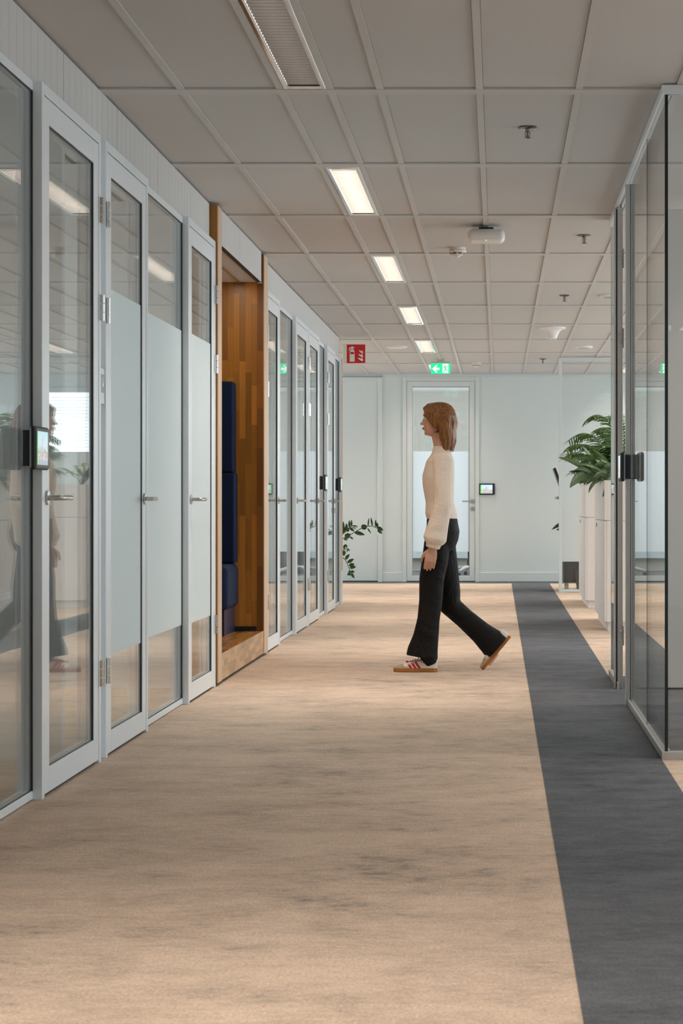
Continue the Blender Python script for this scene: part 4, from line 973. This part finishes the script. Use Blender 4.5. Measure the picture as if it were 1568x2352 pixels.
for a, b, c_ in ((shL, elL, wrL), (shR, elR, wrR)):
    bd.tube([a, a.lerp(b, .5), b, b.lerp(c_, .35), c_], [.046, .040, .034, .032, .024], 12); bd.ball(tuple(a), .048, 8)
    bd.tube([(-.36, PD, 1.345), a], [.05, .045], 12)
# head
HX, HZ = -.382, 1.468
prof = [(0, -.052, -.012, .022), (.012, -.070, .002, .036), (.03, -.080, .012, .045), (.05, -.083, .035, .052), (.075, -.084, .070, .060), (.105, -.081, .092, .067), (.118, -.083, .098, .069), (.14, -.087, .100, .072), (.165, -.080, .097, .070), (.185, -.064, .085, .060), (.20, -.035, .062, .042), (.207, -.005, .035, .018)]
bd.rings([(HX+(a+b)/2, PD, HZ+z, (b-a)/2, w_) for z, a, b, w_ in prof], 28, 2.15)
bd.add([(HX-.076, PD-.013, HZ+.070), (HX-.076, PD+.013, HZ+.070), (HX-.106, PD, HZ+.074), (HX-.082, PD-.008, HZ+.118), (HX-.082, PD+.008, HZ+.118), (HX-.05, PD, HZ+.09)], [(0, 2, 3), (2, 1, 4, 3), (0, 1, 2), (0, 3, 5), (1, 5, 4), (3, 4, 5), (0, 5, 1)])
bd.ball((HX-.098, PD, HZ+.077), (.011, .011, .009), 7); bd.ball((HX-.082, PD, HZ+.052), (.009, .020, .006), 7); bd.ball((HX-.080, PD, HZ+.043), (.009, .018, .006), 7); bd.ball((HX-.068, PD, HZ+.016), (.014, .018, .012), 7)
for s_ in (-1, 1): bd.ball((HX+.012, PD+s_*.070, HZ+.092), (.016, .010, .030), 8)
# hands
def hand(wr, el, s_):
    d = (wr-el).normalized(); d = (d*.6+Vector((-.12, 0, -1))*.4).normalized(); lat = Vector((0, s_, 0)); fwd = Vector((-1, 0, 0)); fwd = (fwd-d*fwd.dot(d)).normalized(); inw = d.cross(fwd).normalized()
    if inw.y*s_ > 0: inw = -inw
    w0 = wr; k = w0+d*.085
    bd.tube([w0-d*.01, w0+d*.03, w0+d*.062, k+d*.008], [(.022, .018), (.034, .016), (.038, .015), (.036, .012)], 14, up=tuple(inw))
    for i, (off, ln) in enumerate(((.028, .070), (.0095, .078), (-.0095, .072), (-.028, .056))):
        b_ = k+fwd*off-d*.004; c1 = b_+d*ln*.45+inw*.008; c2 = c1+(d*.8+inw*.55).normalized()*ln*.32; c3 = c2+(d*.55+inw*.8).normalized()*ln*.26
        bd.tube([b_-d*.012, b_, c1, c2, c3], [.0088, .0088, .0080, .0072, .0056], 9)
    b_ = w0+d*.025+fwd*.024; c1 = b_+(d*.7+fwd*.65).normalized()*.034+inw*.006; c2 = c1+(d*.95+fwd*.2+inw*.25).normalized()*.030; c3 = c2+(d+inw*.35).normalized()*.022
    bd.tube([b_-fwd*.012, b_, c1, c2, c3], [.013, .0125, .0105, .0092, .0068], 9)
hand(wrL, elL, -1); hand(wrR, elR, 1)
for an, kn, toe in ((ankL, kneeL, Vector((-1, 0, -.15))), (ankR, kneeR, Vector((-.62, 0, -.78)))):
    bd.tube([an+(kn-an)*.1, an+toe*.03+Vector((0, 0, -.02)), an+toe*.10+Vector((0, 0, -.03))], [.032, .034, .028], 10)
body = bd.build('body', 'skin', pr, smooth=True); remesh(body, .0042, 4)
for s_ in (-1, 1):
    MB().ball((HX-.072, PD+s_*.030, HZ+.108), (.011, .012, .009), 8).build('eye', 'eye', pr, smooth=True); MB().ball((HX-.080, PD+s_*.030, HZ+.108), (.0045, .006, .006), 8).build('iris', 'iris', pr, smooth=True)
    MB().tube([(HX-.084, PD+s_*.014, HZ+.126), (HX-.084, PD+s_*.032, HZ+.131), (HX-.072, PD+s_*.050, HZ+.126)], [.003, .004, .002], 6).build('eyebrow', 'hair', pr, smooth=True)
MB().ball((HX-.0875, PD, HZ+.0475), (.006, .018, .008), 8).build('lips', 'lip', pr, smooth=True)
# hair: skull cap plus many tapering locks falling to the shoulder
hr = MB()
hp = [(.075, .020, .100, .070), (.10, .002, .106, .076), (.13, -.030, .108, .079), (.15, -.070, .108, .079), (.172, -.080, .103, .075), (.192, -.064, .088, .062), (.206, -.035, .063, .043), (.213, -.005, .035, .018)]
hr.rings([(HX+(a+b)/2, PD, HZ+z, (b-a)/2, w_) for z, a, b, w_ in hp], 28, 2.1)
hr.rings([(HX+.075, PD, HZ-.055, .022, .055), (HX+.068, PD, HZ-.02, .034, .070), (HX+.058, PD, HZ+.04, .046, .074), (HX+.05, PD, HZ+.10, .055, .076)], 24, 2.2)
rh = random.Random(4)
for k in range(58):
    th_ = math.pi*(.40-k/57*.0)  # unused start, spread below
    u = k/57; ang_ = math.radians(-118+236*u)          # 0 = straight back, +-118 = towards the face
    ca, sa = math.cos(ang_), math.sin(ang_)
    top = Vector((HX+.012+ca*.045, PD+sa*.040, HZ+.205-.02*abs(sa)))
    m1 = Vector((HX+.012+ca*.098, PD+sa*.083, HZ+.125)); m2 = Vector((HX+.022+ca*.088+.012*(1-ca), PD+sa*.086, HZ+.035))
    if ca < -.2: m1 += Vector((-.012, 0, .020)); m2 += Vector((.024, 0, 0))
    end = Vector((HX+.050+ca*.050+.020*(1-ca)*.6, PD+sa*.080+rh.uniform(-.01, .01), HZ-.075+rh.uniform(-.028, .02)))
    wv = Vector((rh.uniform(-.008, .008), rh.uniform(-.008, .008), 0))
    pts = [top, top.lerp(m1, .55)+(m1-Vector((HX+.012, PD, m1.z))).normalized()*.014, m1, m1.lerp(m2, .5)+wv, m2, m2.lerp(end, .5)-wv, end]
    hr.tube(pts, [.006, .010, .011, .012, .012, .010, .003], 7)
for s_ in (-1, 1):                                       # parted fringe sweeping back from the forehead
    for k in range(7):
        a0 = Vector((HX-.055+k*.012, PD+s_*.008, HZ+.200+.006*math.sin(k*.5))); a1 = Vector((HX-.080+k*.016, PD+s_*(.045+k*.002), HZ+.172)); a2 = Vector((HX-.060+k*.018, PD+s_*.077, HZ+.120)); a3 = Vector((HX-.012+k*.012, PD+s_*.087, HZ+.045))
        hr.tube([a0, a1, a2, a3], [.007, .010, .010, .006], 7)
ho = hr.build('hair', 'hair', pr, smooth=True); remesh(ho, .0034, 1)
# blouse
bl = MB()
bl.rings([(-.350, PD, .925, .085, .140), (-.353, PD, .955, .097, .156), (-.358, PD, .985, .100, .160), (-.366, PD, 1.05, .088, .142), (-.376, PD, 1.16, .098, .155), (-.376, PD, 1.22, .100, .162), (-.364, PD, 1.31, .088, .165), (-.354, PD, 1.362, .062, .11), (-.353, PD, 1.405, .055, .060)], 28)
for a, b, c_, s_ in ((shL, elL, wrL, -1), (shR, elR, wrR, 1)):
    bl.tube([(-.36, PD, 1.335), a, a.lerp(b, .5), b, b.lerp(c_, .45), b.lerp(c_, .80), b.lerp(c_, .90)], [.062, .062, .056, .056, .064, .074, .058], 18)
    e = b.lerp(c_, .89); f_ = b.lerp(c_, 1.02); bl.tube([e, e.lerp(f_, .3), e.lerp(f_, .8), f_], [.044, .047, .046, .040], 16)
bo = bl.build('blouse', 'blouse', pr, smooth=True); remesh(bo, .0065, 5)
# trousers
tr = MB()
tr.rings([(-.352, PD, .75, .075, .13), (-.350, PD, .82, .100, .165), (-.348, PD, .87, .106, .168), (-.350, PD, .92, .098, .160), (-.353, PD, .958, .096, .156)], 28)
def leg(pts, rs): tr.tube(pts, rs, 20, up=(0, 1, 0))
leg([hipL+Vector((0, 0, .05)), hipL.lerp(kneeL, .35), pp(992, 1330, YL), pp(990, 1378, YL), pp(985, 1420, YL), pp(979, 1460, YL), pp(972, 1490, YL), pp(970, 1506, YL)],
    [(.080, .092), (.082, .09), (.078, .08), (.073, .075), (.070, .072), (.080, .075), (.095, .082), (.100, .086)])
tr.tube([pp(985, 1478, YL), pp(984, 1500, YL), pp(988, 1514, YL), pp(992, 1524, YL)], [(.06, .06), (.060, .066), (.048, .060), (.036, .054)], 16)
d_ = (ankR-kneeR).normalized()
leg([hipR+Vector((0, 0, .05)), hipR.lerp(kneeR, .4), hipR.lerp(kneeR, .8), kneeR, kneeR.lerp(ankR, .3), kneeR.lerp(ankR, .65), kneeR.lerp(ankR, .92), ankR+d_*.012], [(.080, .092), (.080, .09), (.074, .08), (.070, .074), (.064, .07), (.072, .072), (.090, .080), (.092, .082)])
to = tr.build('trousers', 'trouser', pr, smooth=True); remesh(to, .007, 4)
# sneakers
def sneaker(mx, label=None):
    """local: heel at x=0, toe at x=-.275, sole at z=0, y sideways"""
    sh = thing('shoe', (0, 0, 0)); sh.parent = pr; sh.location = (0, 0, 0)
    Lh = .275
    prof = [(0.0, .024, .074), (.02, .033, .076), (.07, .036, .070), (.11, .037, .074), (.14, .039, .074), (.17, .042, .062), (.205, .045, .049), (.235, .043, .039), (.258, .034, .033), (.272, .016, .027)]
    def section(x, hw, top, z0, n=12):
        pts = []
        for i in range(n+1):
            t_ = math.pi*i/n; c_, s_ = math.cos(t_), math.sin(t_)
            pts.append((-x, hw*math.copysign(abs(c_)**.75, c_), z0+(top-z0)*abs(s_)**.6))
        return pts
    u = MB(); n = 12
    vs = []
    for x, hw, top in prof: vs += section(x, hw*.97, top, .020)
    fs = [(j*(n+1)+i, j*(n+1)+i+1, (j+1)*(n+1)+i+1, (j+1)*(n+1)+i) for j in range(len(prof)-1) for i in range(n)]
    fs += [tuple(j*(n+1)+k for k in ((0, n) if False else ())) for j in ()]
    fs.append(tuple(range(n+1))); fs.append(tuple((len(prof)-1)*(n+1)+i for i in range(n+1))[::-1])
    bot = [j*(n+1) for j in range(len(prof))]+[j*(n+1)+n for j in reversed(range(len(prof)))]; fs.append(tuple(bot))
    u.add(vs, fs).xf(mx).build('upper', 'shoe_white', sh, smooth='auto')
    so = MB(); out = [(-x, hw+.003) for x, hw, _ in prof]+[(-x, -hw-.003) for x, hw, _ in reversed(prof)]
    so.prism(out, 'z', 0.0, .021); so.xf(mx).build('sole', 'gum', sh)
    # toe guard
    tg = MB(); vs = []; tp = [(.17, .0425, .032), (.19, .0455, .040), (.21, .0455, .048), (.235, .0435, .041), (.258, .035, .035), (.274, .0175, .029)]
    for x, hw, top in tp: vs += section(x, hw*.985, top, .0205)
    tg.add(vs, [(j*(n+1)+i, j*(n+1)+i+1, (j+1)*(n+1)+i+1, (j+1)*(n+1)+i) for j in range(len(tp)-1) for i in range(n) if not (j == 0 and 2 < i < 9)]+[tuple((len(tp)-1)*(n+1)+i for i in range(n+1))[::-1]]).xf(mx).build('toe_guard', 'shoe_suede', sh, smooth='auto')
    # stripes on both sides, following the upper
    def wid(x):
        for (a, wa, ta), (b, wb, tb) in zip(prof[:-1], prof[1:]):
            if a <= x <= b: f_ = (x-a)/(b-a); return wa+(wb-wa)*f_, ta+(tb-ta)*f_
        return prof[-1][1:]
    for k in range(3):
        for s_ in (-1, 1):
            vs = []; m_ = 6
            for i in range(m_+1):
                f_ = i/m_; zz_ = .0215+(.044)*f_
                for e in (0, .0165):
                    x = .100+k*.026+f_*.030+e; hw, top = wid(min(x, .26)); hw *= .97
                    q = min(.999, max(0, (zz_-.020)/(top-.020))); st_ = q**(1/.6); yy = hw*max(0, 1-st_*st_)**.375
                    vs.append((-x, s_*(yy+.0012), zz_))
            MB().add(vs, [(2*i, 2*i+1, 2*i+3, 2*i+2) for i in range(m_)]).xf(mx).build('stripe', 'red', sh)
    lc = MB()
    for k in range(4):
        x = .125+k*.014; hw, top = wid(x); lc.tube([(-x, -.017, top-.004), (-x, 0, top+.003), (-x, .017, top-.004)], .003, 6)
    lc.tube([(-.118, -.004, .078), (-.112, -.016, .088), (-.122, -.024, .080), (-.120, -.006, .079)], .0025, 6).tube([(-.118, .004, .078), (-.112, .016, .088), (-.122, .024, .080), (-.120, .006, .079)], .0025, 6)
    lc.xf(mx).build('laces', 'shoe_white', sh, smooth=True)
    return sh
heel = pp(1005, 1540, YL)
sneaker(Matrix.Translation((heel.x, PD+YL, .0025)))
ang = math.radians(-50)
M2 = Matrix.Rotation(ang, 4, 'Y'); toe = M2 @ Vector((-.262, 0, .0))
sneaker(Matrix.Translation(Vector((pp(1112, 1540).x, PD+YR, .004))-Vector((toe.x, 0, toe.z))) @ M2)
